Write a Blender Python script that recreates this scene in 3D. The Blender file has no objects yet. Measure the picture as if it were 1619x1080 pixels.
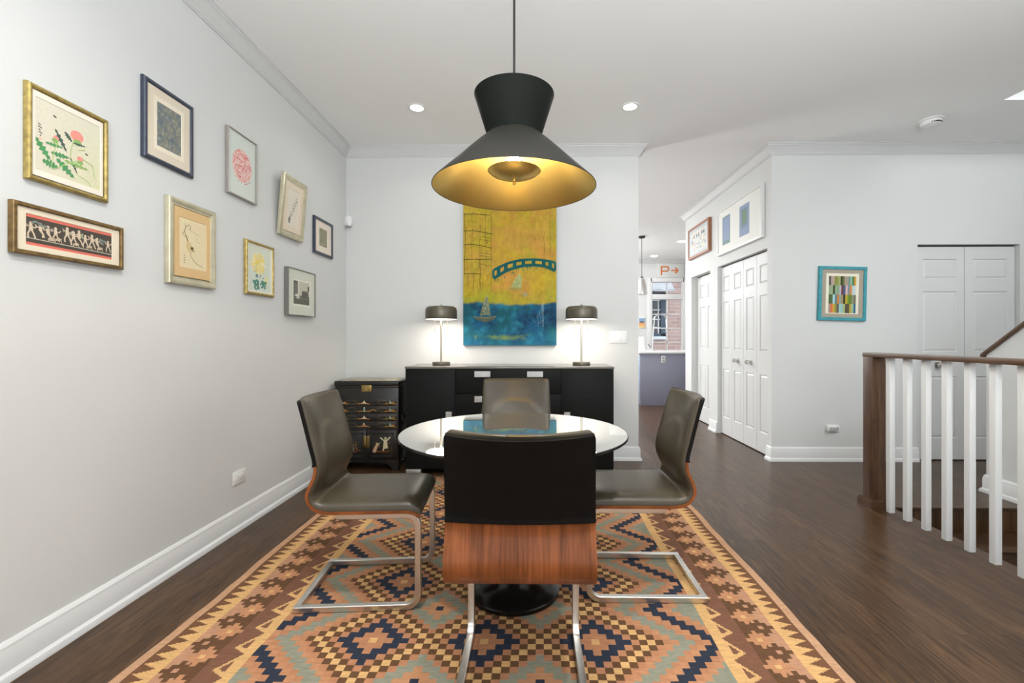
import bpy, bmesh, math, random
from mathutils import Vector, Matrix, noise
PI = math.pi
SC = bpy.context.scene
COL = SC.collection
random.seed(7)

# ------------------------------------------------------------------ colour / materials
def lin(c):
    c /= 255.0
    return c / 12.92 if c <= 0.04045 else ((c + 0.055) / 1.055) ** 2.4
def C(r, g, b, k=1.05):
    return tuple(min(0.92, lin(v) * k) for v in (r, g, b))

def new_mat(name):
    m = bpy.data.materials.new(name); m.use_nodes = True
    nt = m.node_tree
    return m, nt, nt.nodes['Principled BSDF']

def N(nt, kind, **kw):
    n = nt.nodes.new(kind)
    for k, v in kw.items():
        if k in n.inputs: n.inputs[k].default_value = v
        else: setattr(n, k, v)
    return n

def mat(name, col, rough=0.5, metal=0.0, var=0.06, scale=(8, 8, 8), bump=0.0, bscale=40.0, spec=0.5, coat=0.0):
    """principled surface whose colour wanders a little with a noise field"""
    m, nt, b = new_mat(name)
    tc = N(nt, 'ShaderNodeTexCoord'); mp = N(nt, 'ShaderNodeMapping', Scale=scale)
    nt.links.new(tc.outputs['Object'], mp.inputs['Vector'])
    ns = N(nt, 'ShaderNodeTexNoise', Scale=1.0, Detail=4.0)
    nt.links.new(mp.outputs[0], ns.inputs['Vector'])
    rp = N(nt, 'ShaderNodeValToRGB')
    lo = tuple(max(0, c * (1 - var)) for c in col) + (1,)
    hi = tuple(min(1, c * (1 + var)) for c in col) + (1,)
    rp.color_ramp.elements[0].color = lo; rp.color_ramp.elements[1].color = hi
    rp.color_ramp.elements[0].position = .3; rp.color_ramp.elements[1].position = .7
    nt.links.new(ns.outputs['Fac'], rp.inputs['Fac'])
    nt.links.new(rp.outputs['Color'], b.inputs['Base Color'])
    b.inputs['Roughness'].default_value = rough
    b.inputs['Metallic'].default_value = metal
    b.inputs['Specular IOR Level'].default_value = spec
    b.inputs['Coat Weight'].default_value = coat
    if bump:
        n2 = N(nt, 'ShaderNodeTexNoise', Scale=bscale, Detail=3.0)
        nt.links.new(tc.outputs['Object'], n2.inputs['Vector'])
        bp = N(nt, 'ShaderNodeBump', Strength=bump, Distance=0.002)
        nt.links.new(n2.outputs['Fac'], bp.inputs['Height'])
        nt.links.new(bp.outputs['Normal'], b.inputs['Normal'])
    return m

def emit(name, col, strength):
    m, nt, b = new_mat(name)
    b.inputs['Base Color'].default_value = (*col, 1)
    b.inputs['Emission Color'].default_value = (*col, 1)
    b.inputs['Emission Strength'].default_value = strength
    return m

def paint_mat(name, rough=0.6, mottled=0.12, scale=60.0, bump=0.0, stretch=(1, 1, 1)):
    """surface coloured by the mesh's own 'Col' attribute, mottled by noise"""
    m, nt, b = new_mat(name)
    at = N(nt, 'ShaderNodeAttribute', attribute_name='Col')
    tc = N(nt, 'ShaderNodeTexCoord'); mp = N(nt, 'ShaderNodeMapping', Scale=stretch)
    nt.links.new(tc.outputs['Object'], mp.inputs['Vector'])
    ns = N(nt, 'ShaderNodeTexNoise', Scale=scale, Detail=5.0, Roughness=0.65)
    nt.links.new(mp.outputs[0], ns.inputs['Vector'])
    mr = N(nt, 'ShaderNodeMapRange'); mr.inputs['From Min'].default_value = .3; mr.inputs['From Max'].default_value = .7
    mr.inputs['To Min'].default_value = 1 - mottled; mr.inputs['To Max'].default_value = 1 + mottled
    nt.links.new(ns.outputs['Fac'], mr.inputs['Value'])
    vm = N(nt, 'ShaderNodeVectorMath', operation='SCALE')
    nt.links.new(at.outputs['Color'], vm.inputs[0]); nt.links.new(mr.outputs[0], vm.inputs['Scale'])
    nt.links.new(vm.outputs[0], b.inputs['Base Color'])
    b.inputs['Roughness'].default_value = rough
    b.inputs['Specular IOR Level'].default_value = 0.25
    if bump:
        bp = N(nt, 'ShaderNodeBump', Strength=bump, Distance=0.003)
        nt.links.new(ns.outputs['Fac'], bp.inputs['Height'])
        nt.links.new(bp.outputs['Normal'], b.inputs['Normal'])
    return m

def wood_mat(name, dark, light, rough, grain=(40, 2, 40), coat=0.0, spec=0.5, fine=4.0, contrast=1.0):
    """long-grained wood: noise stretched along the board"""
    m, nt, b = new_mat(name)
    tc = N(nt, 'ShaderNodeTexCoord'); mp = N(nt, 'ShaderNodeMapping', Scale=grain)
    nt.links.new(tc.outputs['Object'], mp.inputs['Vector'])
    n1 = N(nt, 'ShaderNodeTexNoise', Scale=1.0, Detail=6.0, Roughness=0.6, Distortion=0.4)
    n2 = N(nt, 'ShaderNodeTexNoise', Scale=fine, Detail=3.0)
    for n in (n1, n2): nt.links.new(mp.outputs[0], n.inputs['Vector'])
    mx = N(nt, 'ShaderNodeMath', operation='MULTIPLY_ADD'); mx.inputs[1].default_value = .35
    nt.links.new(n2.outputs['Fac'], mx.inputs[0]); nt.links.new(n1.outputs['Fac'], mx.inputs[2])
    rp = N(nt, 'ShaderNodeValToRGB')
    rp.color_ramp.elements[0].position = .67 - .22 / contrast; rp.color_ramp.elements[1].position = .67 + .18 / contrast
    rp.color_ramp.elements[0].color = (*dark, 1); rp.color_ramp.elements[1].color = (*light, 1)
    nt.links.new(mx.outputs[0], rp.inputs['Fac']); nt.links.new(rp.outputs[0], b.inputs['Base Color'])
    b.inputs['Roughness'].default_value = rough; b.inputs['Coat Weight'].default_value = coat
    b.inputs['Specular IOR Level'].default_value = spec
    return m

def floor_mat():
    m, nt, b = new_mat('dark_oak_planks')
    tc = N(nt, 'ShaderNodeTexCoord')
    mp = N(nt, 'ShaderNodeMapping'); mp.inputs['Rotation'].default_value = (0, 0, PI / 2)
    nt.links.new(tc.outputs['Object'], mp.inputs['Vector'])
    br = N(nt, 'ShaderNodeTexBrick', Scale=1.0)
    br.offset = 0.37; br.inputs['Brick Width'].default_value = 1.35; br.inputs['Row Height'].default_value = 0.083
    br.inputs['Mortar Size'].default_value = 0.0007; br.inputs['Mortar Smooth'].default_value = 0.3; br.inputs['Bias'].default_value = 0.0
    br.inputs['Color1'].default_value = (0.0, 0.0, 0.0, 1); br.inputs['Color2'].default_value = (1, 1, 1, 1); br.inputs['Mortar'].default_value = (0.2, 0.2, 0.2, 1)
    nt.links.new(mp.outputs[0], br.inputs['Vector'])
    # grain coordinates jump from plank to plank
    sc = N(nt, 'ShaderNodeVectorMath', operation='MULTIPLY'); sc.inputs[1].default_value = (30, 2.2, 1)
    nt.links.new(tc.outputs['Object'], sc.inputs[0])
    ad = N(nt, 'ShaderNodeVectorMath', operation='MULTIPLY_ADD'); ad.inputs[1].default_value = (7, 11, 5)
    nt.links.new(br.outputs['Color'], ad.inputs[0]); nt.links.new(sc.outputs[0], ad.inputs[2])
    n1 = N(nt, 'ShaderNodeTexNoise', Scale=1.0, Detail=8.0, Roughness=0.66, Distortion=2.2)
    nt.links.new(ad.outputs[0], n1.inputs['Vector'])
    n2 = N(nt, 'ShaderNodeTexNoise', Scale=5.0, Detail=4.0, Roughness=.6)
    nt.links.new(ad.outputs[0], n2.inputs['Vector'])
    s1 = N(nt, 'ShaderNodeMath', operation='MULTIPLY_ADD'); s1.inputs[1].default_value = .3
    nt.links.new(n2.outputs['Fac'], s1.inputs[0]); nt.links.new(n1.outputs['Fac'], s1.inputs[2])
    s2 = N(nt, 'ShaderNodeMath', operation='MULTIPLY_ADD'); s2.inputs[1].default_value = .12
    nt.links.new(br.outputs['Color'], s2.inputs[0]); nt.links.new(s1.outputs[0], s2.inputs[2])
    rp = N(nt, 'ShaderNodeValToRGB')
    e = rp.color_ramp.elements
    e[0].position = .46; e[0].color = (0.015, 0.0085, 0.0045, 1)
    e[1].position = .98; e[1].color = (0.135, 0.071, 0.032, 1)
    k = e.new(.66); k.color = (0.051, 0.0255, 0.0108, 1)
    nt.links.new(s2.outputs[0], rp.inputs['Fac'])
    mm = N(nt, 'ShaderNodeMixRGB', blend_type='MULTIPLY'); mm.inputs[0].default_value = 1
    iv = N(nt, 'ShaderNodeMath', operation='SUBTRACT'); iv.inputs[0].default_value = 1.0
    ivm = N(nt, 'ShaderNodeMath', operation='MULTIPLY'); ivm.inputs[1].default_value = 0.45
    nt.links.new(br.outputs['Fac'], ivm.inputs[0]); nt.links.new(ivm.outputs[0], iv.inputs[1])
    nt.links.new(rp.outputs[0], mm.inputs[1]); nt.links.new(iv.outputs[0], mm.inputs[2])
    nt.links.new(mm.outputs[0], b.inputs['Base Color'])
    b.inputs['Roughness'].default_value = 0.30
    b.inputs['Specular IOR Level'].default_value = 0.27
    bp = N(nt, 'ShaderNodeBump', Strength=0.06, Distance=0.002)
    nt.links.new(s1.outputs[0], bp.inputs['Height']); nt.links.new(bp.outputs['Normal'], b.inputs['Normal'])
    return m

def brick_mat():
    m, nt, b = new_mat('red_brick')
    tc = N(nt, 'ShaderNodeTexCoord'); mp = N(nt, 'ShaderNodeMapping'); mp.inputs['Rotation'].default_value = (PI / 2, 0, 0)
    nt.links.new(tc.outputs['Object'], mp.inputs['Vector'])
    br = N(nt, 'ShaderNodeTexBrick', Scale=1.0)
    br.inputs['Brick Width'].default_value = .30; br.inputs['Row Height'].default_value = .105; br.inputs['Mortar Size'].default_value = .006
    br.inputs['Color1'].default_value = (.40, .285, .255, 1); br.inputs['Color2'].default_value = (.32, .215, .19, 1); br.inputs['Mortar'].default_value = (.50, .42, .38, 1)
    nt.links.new(mp.outputs[0], br.inputs['Vector']); nt.links.new(br.outputs['Color'], b.inputs['Base Color'])
    b.inputs['Roughness'].default_value = .9
    return m

def glass_mat(name):
    m, nt, b = new_mat(name)
    out = nt.nodes['Material Output']
    tr = N(nt, 'ShaderNodeBsdfTransparent'); gl = N(nt, 'ShaderNodeBsdfGlossy', Roughness=0.02)
    fr = N(nt, 'ShaderNodeFresnel', IOR=1.35)
    mx = N(nt, 'ShaderNodeMixShader')
    nt.links.new(fr.outputs[0], mx.inputs[0]); nt.links.new(tr.outputs[0], mx.inputs[1]); nt.links.new(gl.outputs[0], mx.inputs[2])
    nt.links.new(mx.outputs[0], out.inputs['Surface'])
    return m

WALL = mat('wall_paint', (.665, .672, .66), .65, var=.012, scale=(1.5, 1.5, 1.5), bump=.04, bscale=120, spec=.25)
CEIL = mat('ceiling_paint', (.88, .88, .87), .75, var=.01, scale=(1, 1, 1), spec=.2)
CROWN = mat('crown_paint', (.63, .635, .63), .5, var=.01)
TRIM = mat('white_trim_paint', (.73, .735, .73), .38, var=.01, scale=(3, 3, 3), spec=.4)
DOORM = mat('white_door_paint', (.65, .655, .645), .4, var=.01, scale=(3, 3, 3), spec=.4)
FLOOR = floor_mat()
OAK = wood_mat('stained_oak', (.040, .019, .010), (.125, .062, .032), .38, (55, 55, 4), spec=.4)
RAILW = wood_mat('stained_oak_rail', (.062, .030, .015), (.15, .078, .04), .33, (60, 4, 60), spec=.4)
STEPW = wood_mat('stair_oak', (.028, .014, .007), (.10, .050, .024), .35, (3, 30, 30))
WALNUT = wood_mat('walnut_veneer', (.070, .0185, .0052), (.33, .102, .031), .36, (30, 3, 1.5), coat=.0, contrast=.9, spec=.25)
LEATHER = mat('olive_black_leather', (.062, .049, .030), .36, var=.10, scale=(12, 12, 12), bump=.05, bscale=260, spec=.42)
BLACKL = mat('black_leather', (.006, .0055, .005), .55, var=.15, scale=(20, 20, 20), bump=.08, bscale=260, spec=.12)
STEEL = mat('brushed_steel', (.70, .68, .645), .30, 1.0, var=.05, scale=(60, 4, 60))
BLACKLAM = mat('black_laminate', (.0085, .0095, .009), .48, var=.15, scale=(6, 6, 40), spec=.12)
TOPLAM = mat('lightened_top_laminate', (.15, .138, .12), .2, var=.08, scale=(20, 6, 6), spec=.8)  # base colour lightened to carry the wall's reflection in the top
ALU = mat('satin_aluminium', (.50, .50, .485), .42, .8, var=.04, scale=(80, 10, 10))
LACQ = mat('black_lacquer', (.013, .012, .010), .28, var=.2, scale=(10, 10, 10), spec=.5)
DBRASS = mat('dark_bronze_handle', (.10, .075, .04), .4, .8)
BRASS = mat('aged_brass', (.42, .30, .11), .36, 1.0, var=.2, scale=(40, 40, 40))
BRONZE = mat('bronze_lamp_metal', (.135, .120, .092), .38, .6, var=.08, scale=(10, 10, 10))
CHAMP = mat('champagne_metal', (.52, .46, .37), .30, .9, var=.05, scale=(10, 10, 10))
PBLACK = mat('pendant_black', (.020, .0195, .016), .5, .0, var=.08, scale=(6, 6, 6), spec=.2)
PGOLD = mat('pendant_gold', (.80, .57, .17), .38, 1.0, var=.05, scale=(4, 4, 4))
CORD = mat('black_cord', (.012, .010, .009), .5)
CHROME = mat('chrome', (.75, .75, .76), .10, 1.0, var=.02)
NICKEL = mat('satin_nickel', (.55, .53, .50), .25, 1.0, var=.04)
PLASTIC = mat('white_plastic', (.80, .80, .79), .35, var=.01)
PLASTICG = mat('grey_plastic', (.42, .42, .41), .4, var=.03)
GREYCAB = mat('grey_cabinet_paint', (.235, .24, .31), .45, var=.02)
QUARTZ = mat('white_quartz', (.84, .84, .83), .25, var=.02)
NAVYPAINT = mat('navy_window_paint', (.030, .055, .085), .5)
DARKGLASS = mat('dark_window_glass', (.05, .055, .06), .15, spec=.6)
SHINGLE = mat('grey_shingles', (.42, .45, .47), .9, var=.3, scale=(6, 30, 30))
BRICK = brick_mat()
GLASS = glass_mat('window_glass')
TABLEGLASS, _nt, _b = new_mat('black_table_glass')
_tc = N(_nt, 'ShaderNodeTexCoord'); _ns = N(_nt, 'ShaderNodeTexNoise', Scale=30.0)
_nt.links.new(_tc.outputs['Object'], _ns.inputs['Vector'])
_mr = N(_nt, 'ShaderNodeMapRange'); _mr.inputs['To Min'].default_value = .01; _mr.inputs['To Max'].default_value = .03
_nt.links.new(_ns.outputs['Fac'], _mr.inputs['Value']); _nt.links.new(_mr.outputs[0], _b.inputs['Roughness'])
_b.inputs['Base Color'].default_value = (.80, .79, .76, 1); _b.inputs['Metallic'].default_value = .92
TABLEBASE = mat('black_table_base', (.008, .007, .006), .2, var=.1, spec=.3)
RUG = paint_mat('kilim_wool', .92, .16, 55.0, bump=.25, stretch=(.55, 2.2, 1))
FRINGE = mat('rug_fringe', (.20, .125, .075), .95, var=.25, scale=(80, 20, 20))
PAINT = paint_mat('oil_paint', .7, .20, 16.0, bump=.12, stretch=(1, 1, .8))
PRINT = paint_mat('print_paper', .6, .05, 90.0)
INLAY = paint_mat('lacquer_inlay', .35, .10, 90.0)
GOLDF = mat('gilded_bamboo', (.40, .30, .095), .42, .45, var=.30, scale=(45, 45, 45), bump=.5, bscale=70)
DGOLDF = mat('dark_gilt', (.22, .14, .055), .40, .6, var=.35, scale=(40, 40, 40), bump=.3, bscale=60)
CHAMPF = mat('champagne_gilt', (.60, .555, .40), .36, .55, var=.14, scale=(14, 14, 14))
SILVF = mat('silver_frame', (.44, .41, .37), .36, .7, var=.06)
NAVYF = mat('navy_frame', (.030, .040, .066), .35, var=.2, scale=(20, 20, 20), spec=.6)
GREYF = mat('grey_frame', (.20, .20, .18), .4, .3, var=.06)
TEALF = mat('teal_frame', (.045, .30, .35), .45, var=.12, scale=(20, 20, 20))
MAPLEF = mat('reddish_maple_frame', (.33, .135, .065), .4, var=.15, scale=(30, 30, 4))
WHITEF = mat('white_frame', (.68, .68, .665), .4, var=.01)

# ------------------------------------------------------------------ mesh helpers
def obj(name, bm, m, parent=None, loc=(0, 0, 0), rot=None, smooth=40):
    me = bpy.data.meshes.new(name)
    if isinstance(bm, bmesh.types.BMesh):
        bmesh.ops.recalc_face_normals(bm, faces=bm.faces[:])
        bm.to_mesh(me); bm.free()
    else:
        me = bm; me.name = name
    for x in (m if isinstance(m, (list, tuple)) else [m]): me.materials.append(x)
    if smooth:
        for p in me.polygons: p.use_smooth = True
        me.set_sharp_from_angle(angle=math.radians(smooth))
    o = bpy.data.objects.new(name, me); COL.objects.link(o)
    o.location = loc
    if rot: o.rotation_euler = rot
    if parent: o.parent = parent
    return o

def tag(o, label=None, cat=None, group=None, kind=None):
    if label: o['label'] = label
    if cat: o['category'] = cat
    if group: o['group'] = group
    if kind: o['kind'] = kind
    return o

def thing(name, label, cat, loc=(0, 0, 0), rz=0.0, group=None):
    o = bpy.data.objects.new(name, None); COL.objects.link(o)
    o.location = loc; o.rotation_euler = (0, 0, rz); o.empty_display_size = .1
    return tag(o, label, cat, group)

def dup(root, loc, rz, label, group=None):
    r = root.copy(); COL.objects.link(r); r.location = loc; r.rotation_euler = (0, 0, rz)
    r['label'] = label
    if group: r['group'] = group
    for ch in list(root.children):
        c = ch.copy(); COL.objects.link(c); c.parent = r
        for g in list(ch.children):
            d = g.copy(); COL.objects.link(d); d.parent = c
    return r

def struct(name, bm, m, parent=None, smooth=30):
    o = obj(name, bm, m, parent, smooth=smooth)
    if not parent: o['kind'] = 'structure'
    return o

def B(): return bmesh.new()

def box(bm, x0, x1, y0, y1, z0, z1, bev=0.0, seg=2, mi=0):
    r = bmesh.ops.create_cube(bm, size=1.0)
    vs = r['verts']
    for v in vs:
        v.co = Vector(((x0 + x1) / 2 + v.co.x * (x1 - x0), (y0 + y1) / 2 + v.co.y * (y1 - y0), (z0 + z1) / 2 + v.co.z * (z1 - z0)))
    fs = set(f for v in vs for f in v.link_faces)
    for f in fs: f.material_index = mi
    if bev > 0:
        es = list({e for v in vs for e in v.link_edges})
        rr = bmesh.ops.bevel(bm, geom=es, offset=bev, segments=seg, profile=.5, affect='EDGES')
        for f in rr['faces']: f.material_index = mi
    return bm

def lathe(bm, prof, seg=48, cx=0, cy=0, mi=0, closed=False):
    rings = []
    for r, z in prof:
        if r < 1e-6: rings.append([bm.verts.new((cx, cy, z))])
        else: rings.append([bm.verts.new((cx + r * math.cos(2 * PI * k / seg), cy + r * math.sin(2 * PI * k / seg), z)) for k in range(seg)])
    pairs = list(zip(rings, rings[1:])) + ([(rings[-1], rings[0])] if closed else [])
    for a, b in pairs:
        for k in range(seg):
            j = (k + 1) % seg
            if len(a) == 1 and len(b) == 1: continue
            if len(a) == 1: f = bm.faces.new((a[0], b[k], b[j]))
            elif len(b) == 1: f = bm.faces.new((a[k], a[j], b[0]))
            else: f = bm.faces.new((a[k], a[j], b[j], b[k]))
            f.material_index = mi
    return bm

def tube(bm, pts, r, seg=10, mi=0, square=False, xaxis=None):
    """sweep a round (or square) section along a polyline"""
    pts = [Vector(p) for p in pts]; rings = []
    prev = None
    for i, p in enumerate(pts):
        t = ((pts[i] - pts[i - 1]).normalized() if i else Vector()) + ((pts[i + 1] - pts[i]).normalized() if i < len(pts) - 1 else Vector())
        t.normalize()
        if xaxis: u = Vector(xaxis)
        elif prev is None:
            u = t.cross(Vector((0, 0, 1)))
            if u.length < 1e-3: u = t.cross(Vector((0, 1, 0)))
        else: u = prev - t * prev.dot(t)
        u.normalize(); v = t.cross(u).normalized(); prev = u
        rr = r[i] if isinstance(r, (list, tuple)) else r
        if square:
            k = 1.0
            if 0 < i < len(pts) - 1:
                cosang = (pts[i] - pts[i - 1]).normalized().dot((pts[i + 1] - pts[i]).normalized())
                k = 1 / max(.5, math.sqrt((1 + cosang) / 2))
            b = rr * .82
            sec = [(rr, b * k), (b, rr * k), (-b, rr * k), (-rr, b * k), (-rr, -b * k), (-b, -rr * k), (b, -rr * k), (rr, -b * k)]
            rings.append([bm.verts.new(p + u * a + v * c) for a, c in sec])
        else:
            rings.append([bm.verts.new(p + u * math.cos(2 * PI * k / seg) * rr + v * math.sin(2 * PI * k / seg) * rr) for k in range(seg)])
    n = len(rings[0])
    for a, b in zip(rings, rings[1:]):
        for k in range(n):
            f = bm.faces.new((a[k], a[(k + 1) % n], b[(k + 1) % n], b[k])); f.material_index = mi
    for rg in (rings[0], rings[-1]):
        f = bm.faces.new(rg); f.material_index = mi
    return bm

def prism(bm, poly, axis, a, b, mi=0):
    """extrude a 2-D polygon: axis 'x' -> poly in (y,z), 'y' -> (x,z), 'z' -> (x,y)"""
    def P(p, t):
        return {'x': (t, p[0], p[1]), 'y': (p[0], t, p[1]), 'z': (p[0], p[1], t)}[axis]
    A = [bm.verts.new(P(p, a)) for p in poly]; Bv = [bm.verts.new(P(p, b)) for p in poly]
    n = len(poly)
    fs = [bm.faces.new(A), bm.faces.new(Bv[::-1])] + [bm.faces.new((A[i], A[(i + 1) % n], Bv[(i + 1) % n], Bv[i])) for i in range(n)]
    for f in fs: f.material_index = mi
    return bm

def molding(bm, prof, p0, p1, nrm, m0=0, m1=0):
    """run a (depth, z) profile from p0 to p1; nrm points into the room; m = +1 outside mitre, -1 inside mitre"""
    p0 = Vector(p0); p1 = Vector(p1); d = (p1 - p0).normalized(); n = Vector(nrm)
    A = [bm.verts.new(p0 + n * a - d * a * m0 + Vector((0, 0, z))) for a, z in prof]
    E = [bm.verts.new(p1 + n * a + d * a * m1 + Vector((0, 0, z))) for a, z in prof]
    k = len(prof)
    bm.faces.new(A); bm.faces.new(E[::-1])
    for i in range(k): bm.faces.new((A[i], A[(i + 1) % k], E[(i + 1) % k], E[i]))
    return bm

# ------------------------------------------------------------------ the room
ZC = 3.02           # ceiling
XL, YB = -1.82, 4.43
XH = 2.28           # hall wall with the doors
XR = 4.72           # outer stair wall

bm = B()
box(bm, -3.2, 2.49, -4.0, 11.2, -.28, 0); box(bm, 2.49, XR + .1, 3.25, 4.7, -.28, 0); box(bm, 2.49, 4.2, 4.7, 11.2, -.28, 0)
struct('floor', bm, FLOOR)
bm = B(); box(bm, 2.3, XR + .12, -4.1, 3.4, -3.0, -2.9); struct('floor_lower', bm, FLOOR)

HX, HY = 3.64, 3.607   # stair opening in the ceiling
bm = B()
box(bm, -3.2, HX, -4.1, 11.2, ZC, ZC + .3); box(bm, HX, XR + .12, HY, 4.7, ZC, ZC + .3); box(bm, HX, 4.3, 4.7, 11.2, ZC, ZC + .3)
box(bm, HX, XR + .12, -4.1, -1.2, ZC, ZC + .3)
struct('ceiling', bm, CEIL)
bm = B(); box(bm, HX - .2, XR + .2, -1.4, HY + .2, 5.6, 5.7); struct('ceiling_upper', bm, CEIL)
bm = B()
box(bm, HX - .12, HX, -1.2, HY + .1, ZC + .3, 5.6); box(bm, HX - .12, XR + .12, HY, HY + .1, ZC + .3, 5.6); box(bm, HX - .12, XR + .12, -1.3, -1.2, ZC + .3, 5.6)
struct('wall_upper', bm, mat('upper_wall_shaded', (.20, .20, .197), .7, var=.01))  # wall paint darkened to put shade into the stair opening

bm = B(); box(bm, XL - .14, XL, -4.0, 4.55, 0, ZC); struct('wall_left', bm, WALL)
bm = B(); box(bm, XL, 1.01, YB, YB + .13, 0, ZC); struct('wall_back', bm, WALL)
bm = B(); box(bm, XL - .14, XR + .12, -4.1, -4.0, 0, ZC); struct('wall_rear', bm, WALL)
bm = B(); box(bm, XR, XR + .12, -4.1, 4.7, -3, 5.6); struct('wall_right', bm, WALL)
# wall facing us on the other side of the hall mouth, with a closet opening
D3 = (3.66, 4.62, 2.07)
bm = B()
box(bm, XH, D3[0], YB, YB + .08, 0, ZC); box(bm, D3[0], D3[1], YB, YB + .12, D3[2], ZC); box(bm, D3[1], XR, YB, YB + .12, 0, ZC)
struct('wall_front', bm, WALL)
# hall wall with two door openings
D1 = (4.51, 5.72, 2.055); D2 = (5.96, 6.66, 2.05)
bm = B()
box(bm, XH, XH + .12, D1[0], D1[1], D1[2], ZC); box(bm, XH, XH + .12, D1[1], D2[0], 0, ZC)
box(bm, XH, XH + .12, D2[0], D2[1], D2[2], ZC); box(bm, XH, XH + .12, D2[1], 6.92, 0, ZC); box(bm, XH + .12, 3.8, 6.80, 6.92, 0, ZC)
struct('wall_hall', bm, WALL)
bm = B(); box(bm, -3.2, -3.08, 4.55, 11.2, 0, ZC); box(bm, -3.2, XL, 4.43, 4.55, 0, ZC); struct('wall_kitchen_left', bm, WALL)
bm = B(); box(bm, 3.8, 3.92, 6.92, 11.2, 0, ZC); struct('wall_kitchen_right', bm, WALL)
WX0, WX1, WZ0, WZ1, WY = 2.76, 3.54, .84, 2.52, 10.85
bm = B()
box(bm, -3.1, WX0, WY, WY + .2, 0, ZC); box(bm, WX1, 3.9, WY, WY + .2, 0, ZC); box(bm, WX0, WX1, WY, WY + .2, 0, WZ0); box(bm, WX0, WX1, WY, WY + .2, WZ1, ZC)
struct('wall_far', bm, WALL)
# stair pit
bm = B(); box(bm, 2.36, 2.488, -4.0, 3.4, -2.9, -.281); struct('wall_stairwell', bm, WALL)
bm = B()
for k in range(1, 13):
    y1 = 3.249 - .25 * (k - 1)
    prism(bm, [(y1 + .0, -.18 * k - .4), (y1 + .0, -.18 * k), (y1 - .262, -.18 * k), (y1 - .27, -.18 * k - .012), (y1 - .262, -.18 * k - .028), (y1 - .25, -.18 * k - .028), (y1 - .25, -.18 * k - .4)], 'x', 2.489, 3.459)
struct('floor_steps_down', bm, STEPW)
bm = B()
prism(bm, [(3.26, -.02), (3.235, -.02), (3.228, -.01), (3.228, .0005), (3.26, .0005)], 'x', 2.489, 3.459)
struct('trim_7', bm, STEPW)
bm = B()
for k in range(1, 15):
    y1 = 3.40 - .235 * (k - 1)
    box(bm, 3.581, XR - .001, y1 - .235, y1, .18 * (k - 1) + .0, .18 * k - .028, mi=0)
    box(bm, 3.581, XR - .001, y1 - .235, y1 + .02, .18 * k - .028, .18 * k, mi=1)
struct('floor_steps_up', bm, [TRIM, STEPW])
# sloping half wall beside the rising stair
SL = .775
def capz(y): return 1.045 + (3.56 - y) * SL
bm = B()
prism(bm, [(3.56, 0.0), (3.56, capz(3.56)), (1.0, capz(1.0)), (1.0, -2.9), (3.24, -2.9), (3.24, 0.0)], 'x', 3.46, 3.58)
struct('wall_stair', bm, WALL)
bm = B()
prism(bm, [(3.59, capz(3.59)), (3.59, capz(3.59) + .032), (1.0, capz(1.0) + .034), (1.0, capz(1.0))], 'x', 3.435, 3.605)
bmesh.ops.bevel(bm, geom=bm.edges[:], offset=.006, segments=2, affect='EDGES')
tag(obj('stair_cap_rail', bm, RAILW), 'dark wood cap rail sloping up along the white stair half wall', 'handrail')

# baseboards
BP = [(0, 0), (.030, 0), (.030, .012), (.026, .024), (.018, .031), (.016, .034), (.016, .103), (.013, .110), (.013, .120), (.008, .130), (.004, .135), (0, .135)]
def base(name, segs):
    bm = B()
    for s in segs: molding(bm, BP, *s)
    struct(name, bm, TRIM, smooth=25)
base('baseboard_left', [((XL, -4, 0), (XL, YB, 0), (1, 0, 0), 0, -1)])
base('baseboard_back', [((XL, YB, 0), (1.01, YB, 0), (0, -1, 0), -1, 1), ((1.01, YB, 0), (1.01, YB + .13, 0), (1, 0, 0), 1, 1)])
base('baseboard_front', [((XH, YB, 0), (D3[0], YB, 0), (0, -1, 0), 1, 0), ((D3[1], YB, 0), (XR, YB, 0), (0, -1, 0), 0, -1)])
base('baseboard_hall', [((XH, YB, 0), (XH, D1[0], 0), (-1, 0, 0), 1, 0)])
base('baseboard_pier', [((XH, D1[1], 0), (XH, D2[0], 0), (-1, 0, 0), 0, 0)])
base('baseboard_hall_end', [((XH, D2[1], 0), (XH, 6.92, 0), (-1, 0, 0), 0, 1)])
base('baseboard_stair', [((3.46, 3.56, 0), (3.46, 3.2501, 0), (-1, 0, 0), 1, 0), ((3.58, 3.56, 0), (3.46, 3.56, 0), (0, 1, 0), 1, 1)])
base('baseboard_right', [((XR, 3.42, 0), (XR, YB, 0), (-1, 0, 0), 0, -1)])
# crown mouldings
CP = [(0, -.093), (.009, -.093), (.011, -.084), (.017, -.082), (.019, -.074), (.026, -.066), (.048, -.034), (.060, -.022), (.066, -.020), (.068, -.010), (.078, -.008), (.078, 0), (0, 0)]
def crown(name, segs):
    bm = B()
    for a, b, n, m0, m1 in segs: molding(bm, CP, (*a, ZC), (*b, ZC), n, m0, m1)
    struct(name, bm, CROWN, smooth=25)
crown('trim_1', [((XL, -4), (XL, YB), (1, 0, 0), 0, -1)])
crown('trim_2', [((XL, YB), (1.01, YB), (0, -1, 0), -1, 1), ((1.01, YB), (1.01, YB + .13), (1, 0, 0), 1, 1)])
crown('trim_3', [((XH, YB), (XR, YB), (0, -1, 0), 1, -1)])
crown('trim_4', [((XH, YB), (XH, 6.92), (-1, 0, 0), 1, 1)])
crown('trim_5', [((-3.08, WY), (3.8, WY), (0, -1, 0), -1, -1)])

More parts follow.
